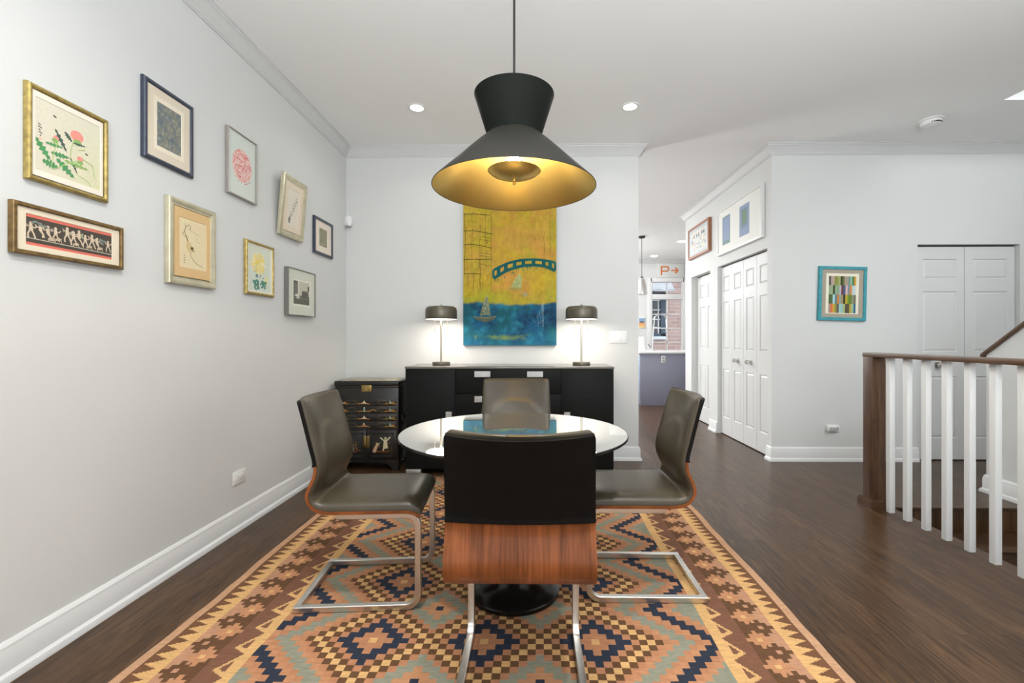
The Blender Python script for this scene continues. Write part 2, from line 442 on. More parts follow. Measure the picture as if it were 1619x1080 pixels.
# ------------------------------------------------------------------ doors
ROWS = [(.100, .390), (.506, .790), (.848, .942)]
def leaf_bm(w, h, cols, t=.035):
    """panelled door leaf: x 0..w, z 0..h, front at y=0 facing -y"""
    bm = B()
    xs = sorted({0, w, *[c for p in cols for c in p]}); zs = sorted({0, h, *[r * h for p in ROWS for r in p]})
    g = [[bm.verts.new((x, 0, z)) for x in xs] for z in zs]
    pan = []
    for i in range(len(zs) - 1):
        for j in range(len(xs) - 1):
            f = bm.faces.new((g[i][j], g[i][j + 1], g[i + 1][j + 1], g[i + 1][j]))
            cx, cz = (xs[j] + xs[j + 1]) / 2, (zs[i] + zs[i + 1]) / 2
            if any(a < cx < b for a, b in cols) and any(a * h < cz < b * h for a, b in ROWS): pan.append(f)
    bk = [bm.verts.new(p) for p in ((0, t, 0), (w, t, 0), (w, t, h), (0, t, h))]
    bm.faces.new(bk[::-1])
    nx, nz = len(xs), len(zs)
    bm.faces.new([g[0][j] for j in range(nx)][::-1] + [bk[0], bk[1]])
    bm.faces.new([g[-1][j] for j in range(nx)] + [bk[2], bk[3]])
    bm.faces.new([g[i][0] for i in range(nz)] + [bk[3], bk[0]])
    bm.faces.new([g[i][-1] for i in range(nz)][::-1] + [bk[1], bk[2]])
    bmesh.ops.recalc_face_normals(bm, faces=bm.faces[:])
    bmesh.ops.inset_individual(bm, faces=pan, thickness=.010, depth=-.009)
    bmesh.ops.inset_individual(bm, faces=pan, thickness=.006, depth=0)
    bmesh.ops.inset_individual(bm, faces=pan, thickness=.020, depth=.007)
    return bm

def knob_bm(y0=0.0):
    bm = B()
    box(bm, -.027, .027, y0 - .008, y0, -.027, .027, .003)
    for (r, a, b) in ((.010, -.008, -.03), (.020, -.026, -.036), (.026, -.034, -.052), (.017, -.05, -.062)):
        n = 8
        A = [bm.verts.new((r * math.cos(2 * PI * (k + .5) / n), y0 + a, r * math.sin(2 * PI * (k + .5) / n))) for k in range(n)]
        E = [bm.verts.new((.88 * r * math.cos(2 * PI * (k + .5) / n), y0 + b, .88 * r * math.sin(2 * PI * (k + .5) / n))) for k in range(n)]
        bm.faces.new(A); bm.faces.new(E[::-1])
        for k in range(n): bm.faces.new((A[k], A[(k + 1) % n], E[(k + 1) % n], E[k]))
    return bm

def door(name, origin, rz, W, H, leaves, knobs, colf):
    e = bpy.data.objects.new(name, None); COL.objects.link(e); e.location = origin; e.rotation_euler = (0, 0, rz); e['kind'] = 'structure'
    n = leaves; lw = (W - .004 * (n + 1)) / n
    for k in range(n):
        x = .004 + k * (lw + .004)
        obj('door_leaf', leaf_bm(lw, H - .025, colf(lw)), DOORM, e, (x, 0, .010), smooth=20)
    for x in knobs:
        obj('door_knob', knob_bm(), NICKEL, e, (x, 0, .92), smooth=20)
    bm = B(); box(bm, 0, W, .036, .05, 0, H); box(bm, 0, W, .01, .036, H - .012, H)
    obj('door_track', bm, CORD, e)
    return e
one = lambda w: [(w * .17, w * .86)]
# bifold closet doors in the hall wall (face -X): local x runs towards -Y
door('door_1', (XH + .045, D1[1], 0), -PI / 2, D1[1] - D1[0], D1[2], 4, (.46, .77), lambda w: [(w * .20, w * .80)])
door('door_2', (XH + .085, D2[1], 0), -PI / 2, D2[1] - D2[0], D2[2], 1, (), lambda w: [(w * .17, w * .46), (w * .56, w * .85)])
door('door_3', (D3[0], YB + .045, 0), 0, D3[1] - D3[0], D3[2], 2, (.225,), one)

# ------------------------------------------------------------------ kitchen window and the house outside
win = bpy.data.objects.new('window_1', None); COL.objects.link(win); win['kind'] = 'structure'
bm = B()
for a in ((WX0 - .07, WX0 + .03, WZ0 - .06, WZ1 + .07), (WX1 - .03, WX1 + .07, WZ0 - .06, WZ1 + .07)):
    box(bm, a[0], a[1], WY - .02, WY + .12, a[2], a[3], .004)
box(bm, WX0, WX1, WY - .02, WY + .12, WZ1 - .03, WZ1 + .07, .004); box(bm, WX0 - .09, WX1 + .09, WY - .06, WY + .12, WZ0 - .06, WZ0 + .02, .004)
box(bm, WX0, WX1, WY - .01, WY + .12, 2.085, 2.205, .004)
obj('window_frame', bm, TRIM, win)
gx0, gx1, gm = 2.81, 3.487, 3.156
bm = B()
for z0, z1 in ((2.205, 2.49), (.86, 2.085)):
    box(bm, WX0 + .03, gx0, WY + .03, WY + .07, z0, z1); box(bm, gx1, WX1 - .03, WY + .03, WY + .07, z0, z1)
    box(bm, gm - .012, gm + .012, WY + .03, WY + .07, z0, z1)
for z in (1.735, 1.405, 1.075): box(bm, gx0, gx1, WY + .03, WY + .07, z - .012, z + .012)
obj('window_sash', bm, TRIM, win)
bm = B(); box(bm, gx0 - .01, gx1 + .01, WY + .048, WY + .052, .87, 2.48); obj('window_pane', bm, GLASS, win)

hs = thing('exterior_brick_house', 'red brick neighbouring house seen through the kitchen window', 'house', (3.9, 13.6, 0))
bm = B(); box(bm, -3, 3, 0, .3, -2, 6); obj('wall', bm, BRICK, hs)
bm = B()
for a in ((-.75, -.70, 1.22, 2.5), (-.16, -.02, 1.22, 2.5), (-.75, -.02, 1.22, 1.30), (-.75, -.02, 2.44, 2.5)): box(bm, a[0], a[1], -.08, .01, a[2], a[3])
wf = obj('window_frame', bm, NAVYPAINT, hs)
bm = B(); box(bm, -.70, -.16, -.03, .005, 1.3, 2.44); obj('pane', bm, DARKGLASS, wf)
bm = B()
for z in (1.48, 1.72, 2.0, 2.28): box(bm, -.70, -.16, -.045, -.03, z - .012, z + .012)
box(bm, -.24, -.215, -.045, -.03, 1.3, 2.44)
obj('muntin', bm, TRIM, wf)
bm = B(); box(bm, -.9, .0, -.12, .0, 1.13, 1.22, .01); obj('window_sill', bm, mat('pale_stone', (.5, .56, .58), .8), hs)
bm = B(); prism(bm, [(-.55, 2.50), (-.55, 2.56), (.05, 2.95), (.05, 2.62)], 'x', -2.0, .10); obj('porch_roof', bm, SHINGLE, hs)

# ------------------------------------------------------------------ kitchen fittings
isl = thing('kitchen_peninsula', 'grey kitchen peninsula with a white countertop at the end of the hall', 'counter', (1.86, 8.0, 0))
bm = B(); box(bm, 0, 1.93, 0, .62, 0, .905, .002); obj('cabinet_body', bm, GREYCAB, isl)
bm = B(); box(bm, -.03, 1.935, -.03, .66, .905, .945, .004); obj('countertop', bm, QUARTZ, isl)
bm = B(); box(bm, -.013, 0, .02, .6, .1, .89, .003); obj('side_door', bm, mat('pale_blue_grey_panel', (.30, .36, .46), .35), isl)
bm = B(); box(bm, .355, .43, -.006, 0, .745, .865, .002); ol = obj('outlet_plate', bm, PLASTIC, isl)
bm = B(); box(bm, .373, .412, -.009, -.005, .765, .80, .003); box(bm, .373, .412, -.009, -.005, .81, .845, .003); obj('socket', bm, PLASTICG, ol)

fa = thing('kitchen_faucet', 'tall chrome gooseneck faucet on the white kitchen counter', 'faucet', (2.16, 8.36, .945))
bm = B(); lathe(bm, [(0, 0), (.034, 0), (.034, .012), (.02, .02), (.02, .07), (.0, .07)], 20); obj('base', bm, CHROME, fa)
bm = B(); pts = [(0, 0, .05), (.015, 0, .40), (.03, 0, .52)] + [(.14 - .11 * math.cos(a), 0, .56 + .10 * math.sin(a)) for a in [PI * k / 12 for k in range(0, 12)]] + [(.25, 0, .48), (.255, 0, .42)]
tube(bm, pts, .011, 10); obj('spout', bm, CHROME, fa)
bm = B(); tube(bm, [(.255, 0, .43), (.255, 0, .34)], [.018, .024], 12); obj('spray_head', bm, CHROME, fa)
bm = B(); tube(bm, [(-.018, 0, .05), (-.05, -.01, .075), (-.085, -.02, .12)], .007, 8); obj('lever', bm, CORD, fa)

pt = thing('paper_towel_roll', 'white paper towel roll upright on the kitchen counter', 'paper towel', (1.965, 8.3, .945))
bm = B(); lathe(bm, [(.012, .0), (.065, .0), (.066, .004), (.066, .246), (.064, .25), (.02, .25), (.02, .0)], 28); obj('roll', bm, PLASTIC, pt)
bm = B(); lathe(bm, [(0, .0), (.006, .0), (.006, .28), (.011, .29), (0, .30)], 14); obj('spindle', bm, CHROME, pt)

kp = thing('kitchen_pendant', 'steel kitchen pendant light half hidden behind the wall corner', 'pendant light', (1.965, 8.35, 0))
bm = B(); lathe(bm, [(.03, 2.27), (.05, 2.24), (.085, 2.11), (.10, 1.98), (.098, 1.965), (.093, 1.98), (.08, 2.10), (.045, 2.23)], 28); obj('shade', bm, STEEL, kp)
bm = B(); lathe(bm, [(.0, 2.29), (.03, 2.285), (.035, 2.25), (.0, 2.25)], 16); obj('socket', bm, CORD, kp)
bm = B(); tube(bm, [(0, 0, 2.28), (0, 0, 3.0)], .005, 8); obj('cord', bm, CORD, kp)
bm = B(); lathe(bm, [(0, 2.985), (.05, 2.985), (.06, 3.0), (.06, 3.019), (0, 3.019)], 20); obj('canopy', bm, CORD, kp)

# ------------------------------------------------------------------ flat painted artwork
class Art:
    """polygons painted on a plane (u right, v up, both in metres), laid one over the other in hair-thin layers"""
    def __init__(s): s.v = []; s.f = []; s.c = []; s.k = 0
    def base(s, u0, u1, v0, v1, fn, nu=1, nv=1):
        o = len(s.v)
        for j in range(nv + 1):
            for i in range(nu + 1): s.v.append((u0 + (u1 - u0) * i / nu, -.0001, v0 + (v1 - v0) * j / nv))
        cc = fn if callable(fn) else (lambda a, b: fn)
        for j in range(nv):
            for i in range(nu):
                q = (o + j * (nu + 1) + i, o + j * (nu + 1) + i + 1, o + (j + 1) * (nu + 1) + i + 1, o + (j + 1) * (nu + 1) + i)
                s.f.append(q); s.c.append([cc(i2 / nu, j2 / nv) for i2, j2 in ((i, j), (i + 1, j), (i + 1, j + 1), (i, j + 1))])
        return s
    def poly(s, pts, col):
        s.k += 1; d = -.0003 - .00002 * (s.k % 60)
        o = len(s.v); s.v += [(p[0], d, p[1]) for p in pts]
        s.f.append(tuple(range(o, o + len(pts)))); s.c.append([col] * len(pts)); return s
    def rect(s, a, b, c, d, col): return s.poly([(a, c), (b, c), (b, d), (a, d)], col)
    def ell(s, cu, cv, ru, rv, col, n=18, rot=0):
        return s.poly([(cu + ru * math.cos(t) * math.cos(rot) - rv * math.sin(t) * math.sin(rot), cv + ru * math.cos(t) * math.sin(rot) + rv * math.sin(t) * math.cos(rot)) for t in [2 * PI * k / n for k in range(n)]], col)
    def ring(s, cu, cv, ru, rv, w, col, n=24):
        for k in range(n):
            a, b = 2 * PI * k / n, 2 * PI * (k + 1) / n
            s.poly([(cu + ru * math.cos(a), cv + rv * math.sin(a)), (cu + ru * math.cos(b), cv + rv * math.sin(b)), (cu + (ru - w) * math.cos(b), cv + (rv - w) * math.sin(b)), (cu + (ru - w) * math.cos(a), cv + (rv - w) * math.sin(a))], col)
        return s
    def stroke(s, pts, w, col):
        for i in range(len(pts) - 1):
            a, b = Vector(pts[i]), Vector(pts[i + 1]); d = (b - a)
            if d.length < 1e-6: continue
            n = Vector((-d.y, d.x)).normalized()
            wa = w[i] if isinstance(w, (list, tuple)) else w; wb = w[i + 1] if isinstance(w, (list, tuple)) else w
            s.poly([a + n * wa / 2, a - n * wa / 2, b - n * wb / 2, b + n * wb / 2], col)
        return s
    def mesh(s, name):
        me = bpy.data.meshes.new(name); me.from_pydata(s.v, [], s.f)
        at = me.color_attributes.new('Col', 'FLOAT_COLOR', 'CORNER')
        flat = []
        for c in s.c:
            for q in c: flat += [*q, 1.0]
        at.data.foreach_set('color', flat)
        return me
    def put(s, name, m, parent, loc=(0, 0, 0)):
        return obj(name, s.mesh(name), m, parent, loc, smooth=0)

def frame_bm(w, h, prof):
    """mitred frame around w x h (outer), centred; prof = [(inset, depth)] closed loop, depth goes to -y"""
    bm = B(); rings = []
    for a, d in prof:
        au, av = a if isinstance(a, tuple) else (a, a)
        rings.append([bm.verts.new((sx * (w / 2 - au), -d, sz * (h / 2 - av))) for sx, sz in ((-1, -1), (1, -1), (1, 1), (-1, 1))])
    n = len(rings)
    for i in range(n):
        A, E = rings[i], rings[(i + 1) % n]
        for k in range(4): bm.faces.new((A[k], A[(k + 1) % 4], E[(k + 1) % 4], E[k]))
    return bm

def flatprof(fw, t): return [(0, .001), (0, t - .002), (.002, t), (fw - .002, t), (fw, t - .002), (fw, .006), (fw - .002, .004)]
def roundprof(fw, t):
    p = [(0, .001), (0, t * .45)]
    p += [(fw / 2 - fw / 2 * math.cos(a), t * .45 + t * .55 * math.sin(a)) for a in [PI * k / 7 for k in range(1, 7)]]
    return p + [(fw, t * .5), (fw, .006), (fw - .002, .004)]
def scoopprof(fw, t): return [(0, .001), (0, t * .7), (.004, t * .9), (.012, t), (fw * .35, t * .97), (fw * .7, t * .62), (fw * .78, t * .66), (fw * .86, t * .66), (fw, t * .45), (fw, .006), (fw - .002, .004)]

def picture(name, label, cu, cv, w, h, wall, prof, fm, mats, art, at=None, rot=None, group=None, cat='picture', artmat=None, rec=.010):
    """framed picture; wall 'L' (left), 'B' (back/front), 'H' (hall); mats = [(inset0, inset1, colour)] from outside in"""
    loc, rz = {'L': ((XL + .001, cu, cv), PI / 2), 'B': ((cu, YB - .001, cv), 0), 'H': ((XH - .001, cu, cv), -PI / 2)}[wall]
    t = thing(name, label, cat, loc, rz, group)
    if rot: t.rotation_euler = (rot[0], rot[1], rz)
    if at: t.location = at
    obj('frame', frame_bm(w, h, prof), fm, t, smooth=35)
    t0 = max(d for _, d in prof); y = -(t0 - rec)
    us = max(abs(p[0]) for p in art.v); vs = max(abs(p[2]) for p in art.v)
    for k, (a, b, col) in enumerate(mats):
        if k == len(mats) - 1: b = (w / 2 - us + .0015, h / 2 - vs + .0015)          # last board opens onto the print
        bu, bv = b if isinstance(b, tuple) else (b, b)
        bm = frame_bm(w, h, [(a, -y - .004), (a, -y + .0012), ((bu, bv), -y + .0012), ((bu + .0012, bv + .0012), -y), ((bu + .0012, bv + .0012), -y - .004)])
        obj('mat_board', bm, mat(name + '_mat_%d' % k, col, .8, var=.015), t, smooth=20); y -= .0006
    art.put('print', artmat or PRINT, t, (0, -(t0 - rec) + .001, 0))
    return t

R = random.random
def U(a, b): return a + (b - a) * R()
def jag(col, k=.1): return tuple(max(0, c * U(1 - k, 1 + k)) for c in col)

# 1 thistle print, gilded bamboo frame
w, h = .312, .350
A = Art(); c0 = C(214, 204, 188)
A.base(-.125, .125, -.135, .135, lambda u, v: C(*(212 - 4 * u, 204 + 2 * u, 186 - 18 * u * (1 - v))), 6, 6)
G1, G2, G3, PK = C(84, 144, 92), C(136, 172, 100), C(76, 94, 84), C(222, 142, 132)
def jagleaf(a, b, wd, col, n=11):
    a, b = Vector(a), Vector(b); d = b - a; nn = Vector((-d.y, d.x)).normalized(); L = []; Rr = []
    for k in range(n + 1):
        t = k / n; q = wd * math.sin(PI * min(1, t * .9 + .1)) * (1 if k % 2 else .36)
        L.append(a + d * t + nn * q); Rr.append(a + d * t - nn * q)
    for k in range(n): A.poly([L[k], L[k + 1], Rr[k + 1], Rr[k]], jag(col))
for a, b, wd, cl in (((-.125, -.015), (-.07, -.085), .016, G1), ((-.10, -.09), (-.04, -.10), .018, G1), ((-.05, -.065), (.02, -.12), .017, G1), ((-.07, -.05), (.0, -.045), .012, G1),
                   ((-.02, -.06), (.08, -.065), .009, G2), ((-.09, -.02), (-.02, -.015), .008, G1), ((-.055, .045), (-.01, -.03), .010, G3), ((-.02, .05), (.01, .02), .010, G3),
                   ((.01, .02), (.065, .025), .006, G3), ((0, -.04), (.03, -.10), .006, G3)): jagleaf(a, b, wd, cl)
for pts in ([(-.07, -.10), (-.06, -.04), (-.045, .0)], [(.0, -.05), (.005, 0), (.015, .03)], [(-.06, -.11), (0, -.06), (.04, -.04)], [(.05, -.03), (.09, -.04), (.10, -.09)], [(.06, .01), (.03, .0)], [(.03, -.10), (.07, -.11), (.085, -.13)]):
    A.stroke(pts, .003, C(168, 190, 120))
A.ell(.028, .052, .026, .022, PK, 14); A.ell(.028, .045, .022, .016, C(228, 145, 130), 14); A.ell(.03, .028, .016, .012, G2)
A.ell(-.052, .010, .011, .011, PK, 10); A.ell(-.055, .0, .013, .009, G2, 10); A.ell(.04, -.035, .012, .013, PK, 10); A.ell(.04, -.047, .013, .008, G2, 10)
for cu_, cv_ in ((-.055, .09), (.068, -.005)):
    A.ell(cu_, cv_, .006, .003, C(70, 60, 50), 8); A.ell(cu_ - .005, cv_ + .003, .005, .002, C(120, 112, 100), 8, .5)
for k in range(5): A.stroke([(-.112 + U(-.004, .004), .040 - .010 * k), (-.104 + U(-.004, .004), .036 - .010 * k)], .0035, C(60, 55, 50))
A.rect(-.112, -.104, -.018, -.008, C(225, 180, 165))
picture('framed_print', 'thistle print in a gilded bamboo-style frame, above the long cherub frieze', 1.760, 1.9247, w, h, 'L', roundprof(.017, .022), GOLDF, [(.021, .036, C(228, 220, 205))], A, group='framed pictures on the long wall')

# 2 long frieze
w, h = .428, .182
A = Art()
A.base(-.165, .165, -.058, .058, C(212, 112, 96)); A.rect(-.165, .165, -.045, .045, C(76, 70, 62))
A.stroke([(-.165, -.030), (.165, -.033)], .003, C(190, 180, 160))
def putto(u, v, s, col):
    A.ell(u, v + .030 * s, .006 * s, .007 * s, col, 10); A.poly([(u - .007 * s, v + .024 * s), (u + .006 * s, v + .024 * s), (u + .008 * s, v + .006 * s), (u - .006 * s, v + .004 * s)], col)
    d = random.choice((-1, 1))
    A.stroke([(u - .003 * s, v + .006 * s), (u - .010 * s * d, v - .008 * s), (u - .008 * s * d, v - .022 * s)], .0055 * s, col)
    A.stroke([(u + .003 * s, v + .006 * s), (u + .010 * s, v - .006 * s), (u + .015 * s, v - .021 * s)], .0055 * s, col)
    A.stroke([(u, v + .020 * s), (u + .014 * s * d, v + .016 * s), (u + .020 * s * d, v + .026 * s)], .004 * s, col)
    A.poly([(u - .006 * s * d, v + .022 * s), (u - .019 * s * d, v + .030 * s), (u - .014 * s * d, v + .014 * s)], jag(C(170, 160, 140)))
for u in (-.150, -.118, -.092, -.065, -.022, .002, .024, .050, .078, .100, .148): putto(u, -.005 + U(-.004, .008), U(.8, 1.02), C(206, 188, 164))
for u, v in ((-.080, -.018), (-.055, -.016), (.012, -.020), (.066, -.02), (.112, -.018)):
    A.ell(u, v, .013, .005, C(190, 172, 148), 12, .2); A.stroke([(u - .008, v), (u - .012, v - .012)], .003, C(190, 172, 148)); A.stroke([(u + .008, v), (u + .013, v - .011)], .003, C(190, 172, 148))
for u, v in ((-.14, .030), (-.12, .026), (-.10, .022), (.03, .03), (.045, .026), (.118, .02), (.13, .016), (.12, .006)): A.ell(u, v, U(.009, .016), U(.003, .006), C(120, 130, 122), 10, U(-.5, .5))
picture('framed_print.001', 'long narrow cherub frieze on black with red bands, in a dark gilt frame', 1.7705, 1.5688, w, h, 'L', flatprof(.014, .022), DGOLDF, [(.015, .052, C(222, 210, 186))], A, group='framed pictures on the long wall')

# 3 blue frame, abstract water picture
def blot(c1, c2, c3, s, seed):
    def fn(u, v):
        a = noise.noise(Vector((u * s, v * s, seed))) * .5 + .5; b = noise.noise(Vector((u * s * 2.3, v * s * 2.3, seed + 5))) * .5 + .5
        t = min(1, max(0, (a - .3) * 2)); q = min(1, max(0, (b - .55) * 4))
        c = [x + (y - x) * t for x, y in zip(c1, c2)]
        return tuple(x + (y - x) * q for x, y in zip(c, c3))
    return fn
w, h = .312, .380
A = Art(); A.base(-.078, .078, -.108, .108, blot(C(110, 122, 130, .9), C(142, 142, 126, .9), C(176, 170, 152, .9), 6, 2.2), 36, 48)
for k in range(60): A.stroke([(U(-.075, .07), U(-.1, .1)) for _ in range(1)] * 1 + [(0, 0)][:0], .002, c0)
for k in range(70):
    u, v = U(-.07, .07), U(-.10, .06); A.stroke([(u, v), (u + U(-.012, .012), v + U(.004, .016))], U(.0012, .003), random.choice((C(168, 168, 152, .9), C(120, 134, 144, .9), C(100, 108, 108, .9), C(146, 140, 116, .9))))
picture('framed_print.002', 'blue-grey abstract in a wide cream mat and dark navy frame, topmost of the hanging', 2.248, 2.2115, w, h, 'L', roundprof(.023, .022), NAVYF, [(.023, .062, C(214, 202, 182)), (.062, .080, C(226, 216, 196))], A, group='framed pictures on the long wall')

# 4 ink figure in champagne frame
w, h = .336, .434
A = Art(); A.base(-.098, .098, -.130, .130, C(222, 206, 168))
INK = C(104, 84, 56)
A.stroke([(-.06, .10), (-.05, .085), (-.062, .06), (-.045, .03), (-.03, -.01), (-.015, -.03), (.01, -.035)], [.002, .004, .003, .006, .008, .007, .003], INK)
A.stroke([(-.05, .085), (-.03, .10), (-.015, .085), (-.03, .075)], .0025, INK); A.stroke([(-.06, .06), (-.075, .045), (-.055, .03)], .0025, INK)
A.ell(-.028, -.015, .020, .030, C(206, 184, 138), 14, .4); A.ell(-.008, -.02, .012, .009, INK, 10)
A.stroke([(-.015, -.04), (-.02, -.06), (.005, -.085), (.03, -.098), (.07, -.108)], .0025, INK); A.stroke([(-.03, .075), (.01, .065), (.045, .055)], .0018, C(150, 128, 92))
for k in range(4): A.stroke([(-.066, -.062 - .012 * k), (-.056, -.066 - .012 * k)], .003, INK)
for k in range(8): u, v = U(0, .06), U(.0, .08); A.stroke([(u, v), (u + .006, v - .008)], .0015, C(172, 150, 112))
picture('framed_print.003', 'brown ink figure drawing on tan mat in a wide champagne frame', 2.397, 1.6698, w, h, 'L', scoopprof(.042, .030), CHAMPF, [(.042, .084, C(212, 178, 128))], A, group='framed pictures on the long wall')

# 5 red roundel, thin silver frame
w, h = .281, .396
A = Art(); A.base(-.136, .136, -.19, .19, C(208, 214, 206))
A.ell(0, .005, .095, .100, C(228, 190, 182), 40)
for k in range(230):
    a, r = U(0, 2 * PI), .092 * math.sqrt(R()); u, v = r * math.cos(a), .005 + r * 1.04 * math.sin(a)
    L = U(.006, .02); d = a + PI / 2 + U(-.5, .5); A.stroke([(u, v), (u + L * math.cos(d) * .8, v + L * math.sin(d) * .8)], U(.002, .006), random.choice((C(212, 108, 102), C(222, 142, 132), C(238, 222, 216), C(204, 98, 94))))
for k in range(9): a = U(-2.4, -.7); A.ell(.104 * math.cos(a), .005 + .108 * math.sin(a), .004, .004, C(212, 120, 112), 8)
picture('framed_print.004', 'pink-red roundel print on pale paper in a thin silver frame', 2.815, 2.239, w, h, 'L', flatprof(.007, .024), SILVF, [], A, group='framed pictures on the long wall')

# 6 leaning champagne frame with branch
w, h = .335, .440
A = Art(); A.base(-.085, .085, -.135, .135, C(222, 214, 200))
BR = C(128, 124, 112)
A.stroke([(-.06, -.105), (-.03, -.06), (.0, -.02), (.02, .03), (.04, .09)], [.004, .003, .003, .002, .001], BR)
A.poly([(-.058, -.085), (-.04, -.06), (-.03, -.08), (-.035, -.115), (-.05, -.12)], BR); A.stroke([(-.065, -.09), (-.025, -.085)], .005, BR)
for k in range(46):
    t = R(); u = -.03 + .075 * t + U(-.02, .02); v = -.06 + .14 * t + U(-.014, .02); A.ell(u, v, U(.003, .007), U(.002, .004), random.choice((BR, C(160, 154, 140), C(140, 136, 126))), 7, U(0, 3))
picture('framed_print.005', 'grey branch drawing in a champagne frame whose top tips off the wall', 3.370, 2.137, w, h, 'L', scoopprof(.048, .026), CHAMPF, [(.044, .082, C(220, 206, 184))], A, at=(XL + .026, 3.370, 2.137), rot=(math.radians(4.6), 0), group='framed pictures on the long wall')

# 7 small navy frame
w, h = .348, .308
A = Art(); A.base(-.075, .075, -.078, .078, blot(C(140, 138, 112), C(164, 160, 134), C(112, 116, 100), 8, 8.1), 24, 24)
for k in range(40): u, v = U(-.07, .06), U(-.075, .06); A.stroke([(u, v), (u + U(-.006, .006), v + .014)], .0025, random.choice((C(126, 124, 100), C(176, 170, 146), C(150, 146, 118))))
picture('framed_print.006', 'small grey-green square picture in a navy frame, nearest the room corner', 3.918, 2.0375, w, h, 'L', flatprof(.022, .020), NAVYF, [(.021, .078, C(224, 212, 198))], A, group='framed pictures on the long wall')

# 8 chrysanthemum
w, h = .312, .346
A = Art(); A.base(-.128, .128, -.148, .148, lambda u, v: C(204 + 6 * v, 212 + 2 * v, 198), 2, 4)
for k in range(110):
    a, r = U(0, 2 * PI), .075 * math.sqrt(R()); u, v = -.02 + r * math.cos(a), .035 + r * .85 * math.sin(a)
    A.ell(u, v, .016, .006, jag(C(232, 214, 136), .05) if R() < .7 else C(236, 226, 180), 8, a)
A.ell(-.03, .045, .024, .018, C(232, 204, 100), 12)
for k in range(24): a, r = U(0, 2 * PI), .026 * math.sqrt(R()); A.ell(.07 + r * math.cos(a), -.065 + r * math.sin(a), .009, .004, C(228, 216, 150), 7, a)
GN = C(84, 136, 118)
for k in range(46):
    u = random.choice((-.045, .035, -.03, .05)) + U(-.03, .03); v = -.105 + U(-.028, .028); A.ell(u, v, U(.008, .016), U(.005, .009), jag(GN, .12), 8, U(0, 3))
for k in range(9): u, v = U(-.06, .06), U(-.06, 0); A.ell(u, v, .007, .004, C(104, 132, 132), 7, U(0, 3))
A.ell(-.035, -.045, .012, .014, C(110, 136, 134), 8, 2)
picture('framed_print.007', 'yellow chrysanthemum print in a small gilded bamboo-style frame', 3.003, 1.6305, w, h, 'L', roundprof(.018, .022), GOLDF, [(.018, .030, C(228, 222, 206))], A, group='framed pictures on the long wall')

# 9 black-and-white photograph
w, h = .417, .354
A = Art(); A.base(-.135, .135, -.105, .105, C(222, 222, 208)); A.rect(-.120, .120, -.088, .088, C(112, 112, 102))
A.rect(-.120, -.060, -.088, .088, C(96, 96, 88)); A.rect(-.038, .120, -.02, .088, C(192, 190, 174)); A.rect(-.060, -.036, -.05, .088, C(204, 202, 188)); A.rect(-.105, -.070, -.02, .07, C(120, 118, 108))
A.rect(0, .105, -.035, .012, C(96, 95, 86)); A.rect(.012, .10, .008, .02, C(116, 114, 104)); A.ell(-.075, -.022, .028, .010, C(214, 210, 196), 12); A.rect(-.12, .12, -.088, -.046, C(100, 100, 90))
A.rect(.095, .115, .02, .06, C(70, 68, 62)); A.ell(-.06, -.04, .03, .006, C(190, 188, 172), 10)
picture('framed_print.008', 'black-and-white interior photograph in a thin grey box frame, lowest near the corner', 3.5245, 1.5245, w, h, 'L', flatprof(.006, .034), GREYF, [(.005, .082, C(206, 208, 194))], A, group='framed pictures on the long wall')

# teal framed colour-stripe print on the far wall
w, h = .450, .515
A = Art(); A.base(-.157, .157, -.195, .195, C(226, 222, 202))
rows = [
 [(72, 70, 72), (176, 156, 140), (176, 156, 140), (130, 132, 60), (140, 146, 74), (158, 166, 110), (52, 66, 42), (98, 104, 52), (158, 144, 126), (158, 146, 130), (110, 142, 134), (140, 176, 142), (70, 118, 80), (200, 150, 56)],
 [(140, 160, 130), (150, 168, 134), (60, 72, 40), (140, 166, 132), (128, 158, 126), (176, 166, 176), (104, 56, 60), (64, 92, 122), (202, 176, 178), (120, 140, 140), (206, 124, 66), (176, 200, 198), (196, 208, 206)],
 [(66, 92, 60), (84, 104, 66), (170, 204, 214), (80, 130, 130), (196, 120, 66), (136, 156, 140), (150, 132, 100), (60, 54, 28), (180, 164, 50), (110, 132, 44), (96, 124, 50), (140, 142, 116), (112, 110, 92)],
 [(170, 140, 128), (206, 110, 62), (200, 160, 64), (130, 140, 66), (100, 82, 84), (150, 190, 186), (140, 184, 180), (166, 172, 116), (70, 74, 56), (96, 80, 66), (180, 164, 62), (150, 180, 150), (40, 104, 132)]]
for j, rw in enumerate(rows):
    v1 = .165 - j * .0875
    for i, c in enumerate(rw):
        a = -.128 + .256 * i / len(rw); A.rect(a, a + .256 / len(rw), v1 - .0875, v1, C(*c))
tp = picture('framed_print.009', 'print of coloured stripe blocks in a teal frame on the wall by the closet', 2.938, 1.600, w, h, 'B', flatprof(.030, .028), TEALF, [(.027, .075, C(164, 154, 138))], A, rot=(0, math.radians(1.6)))
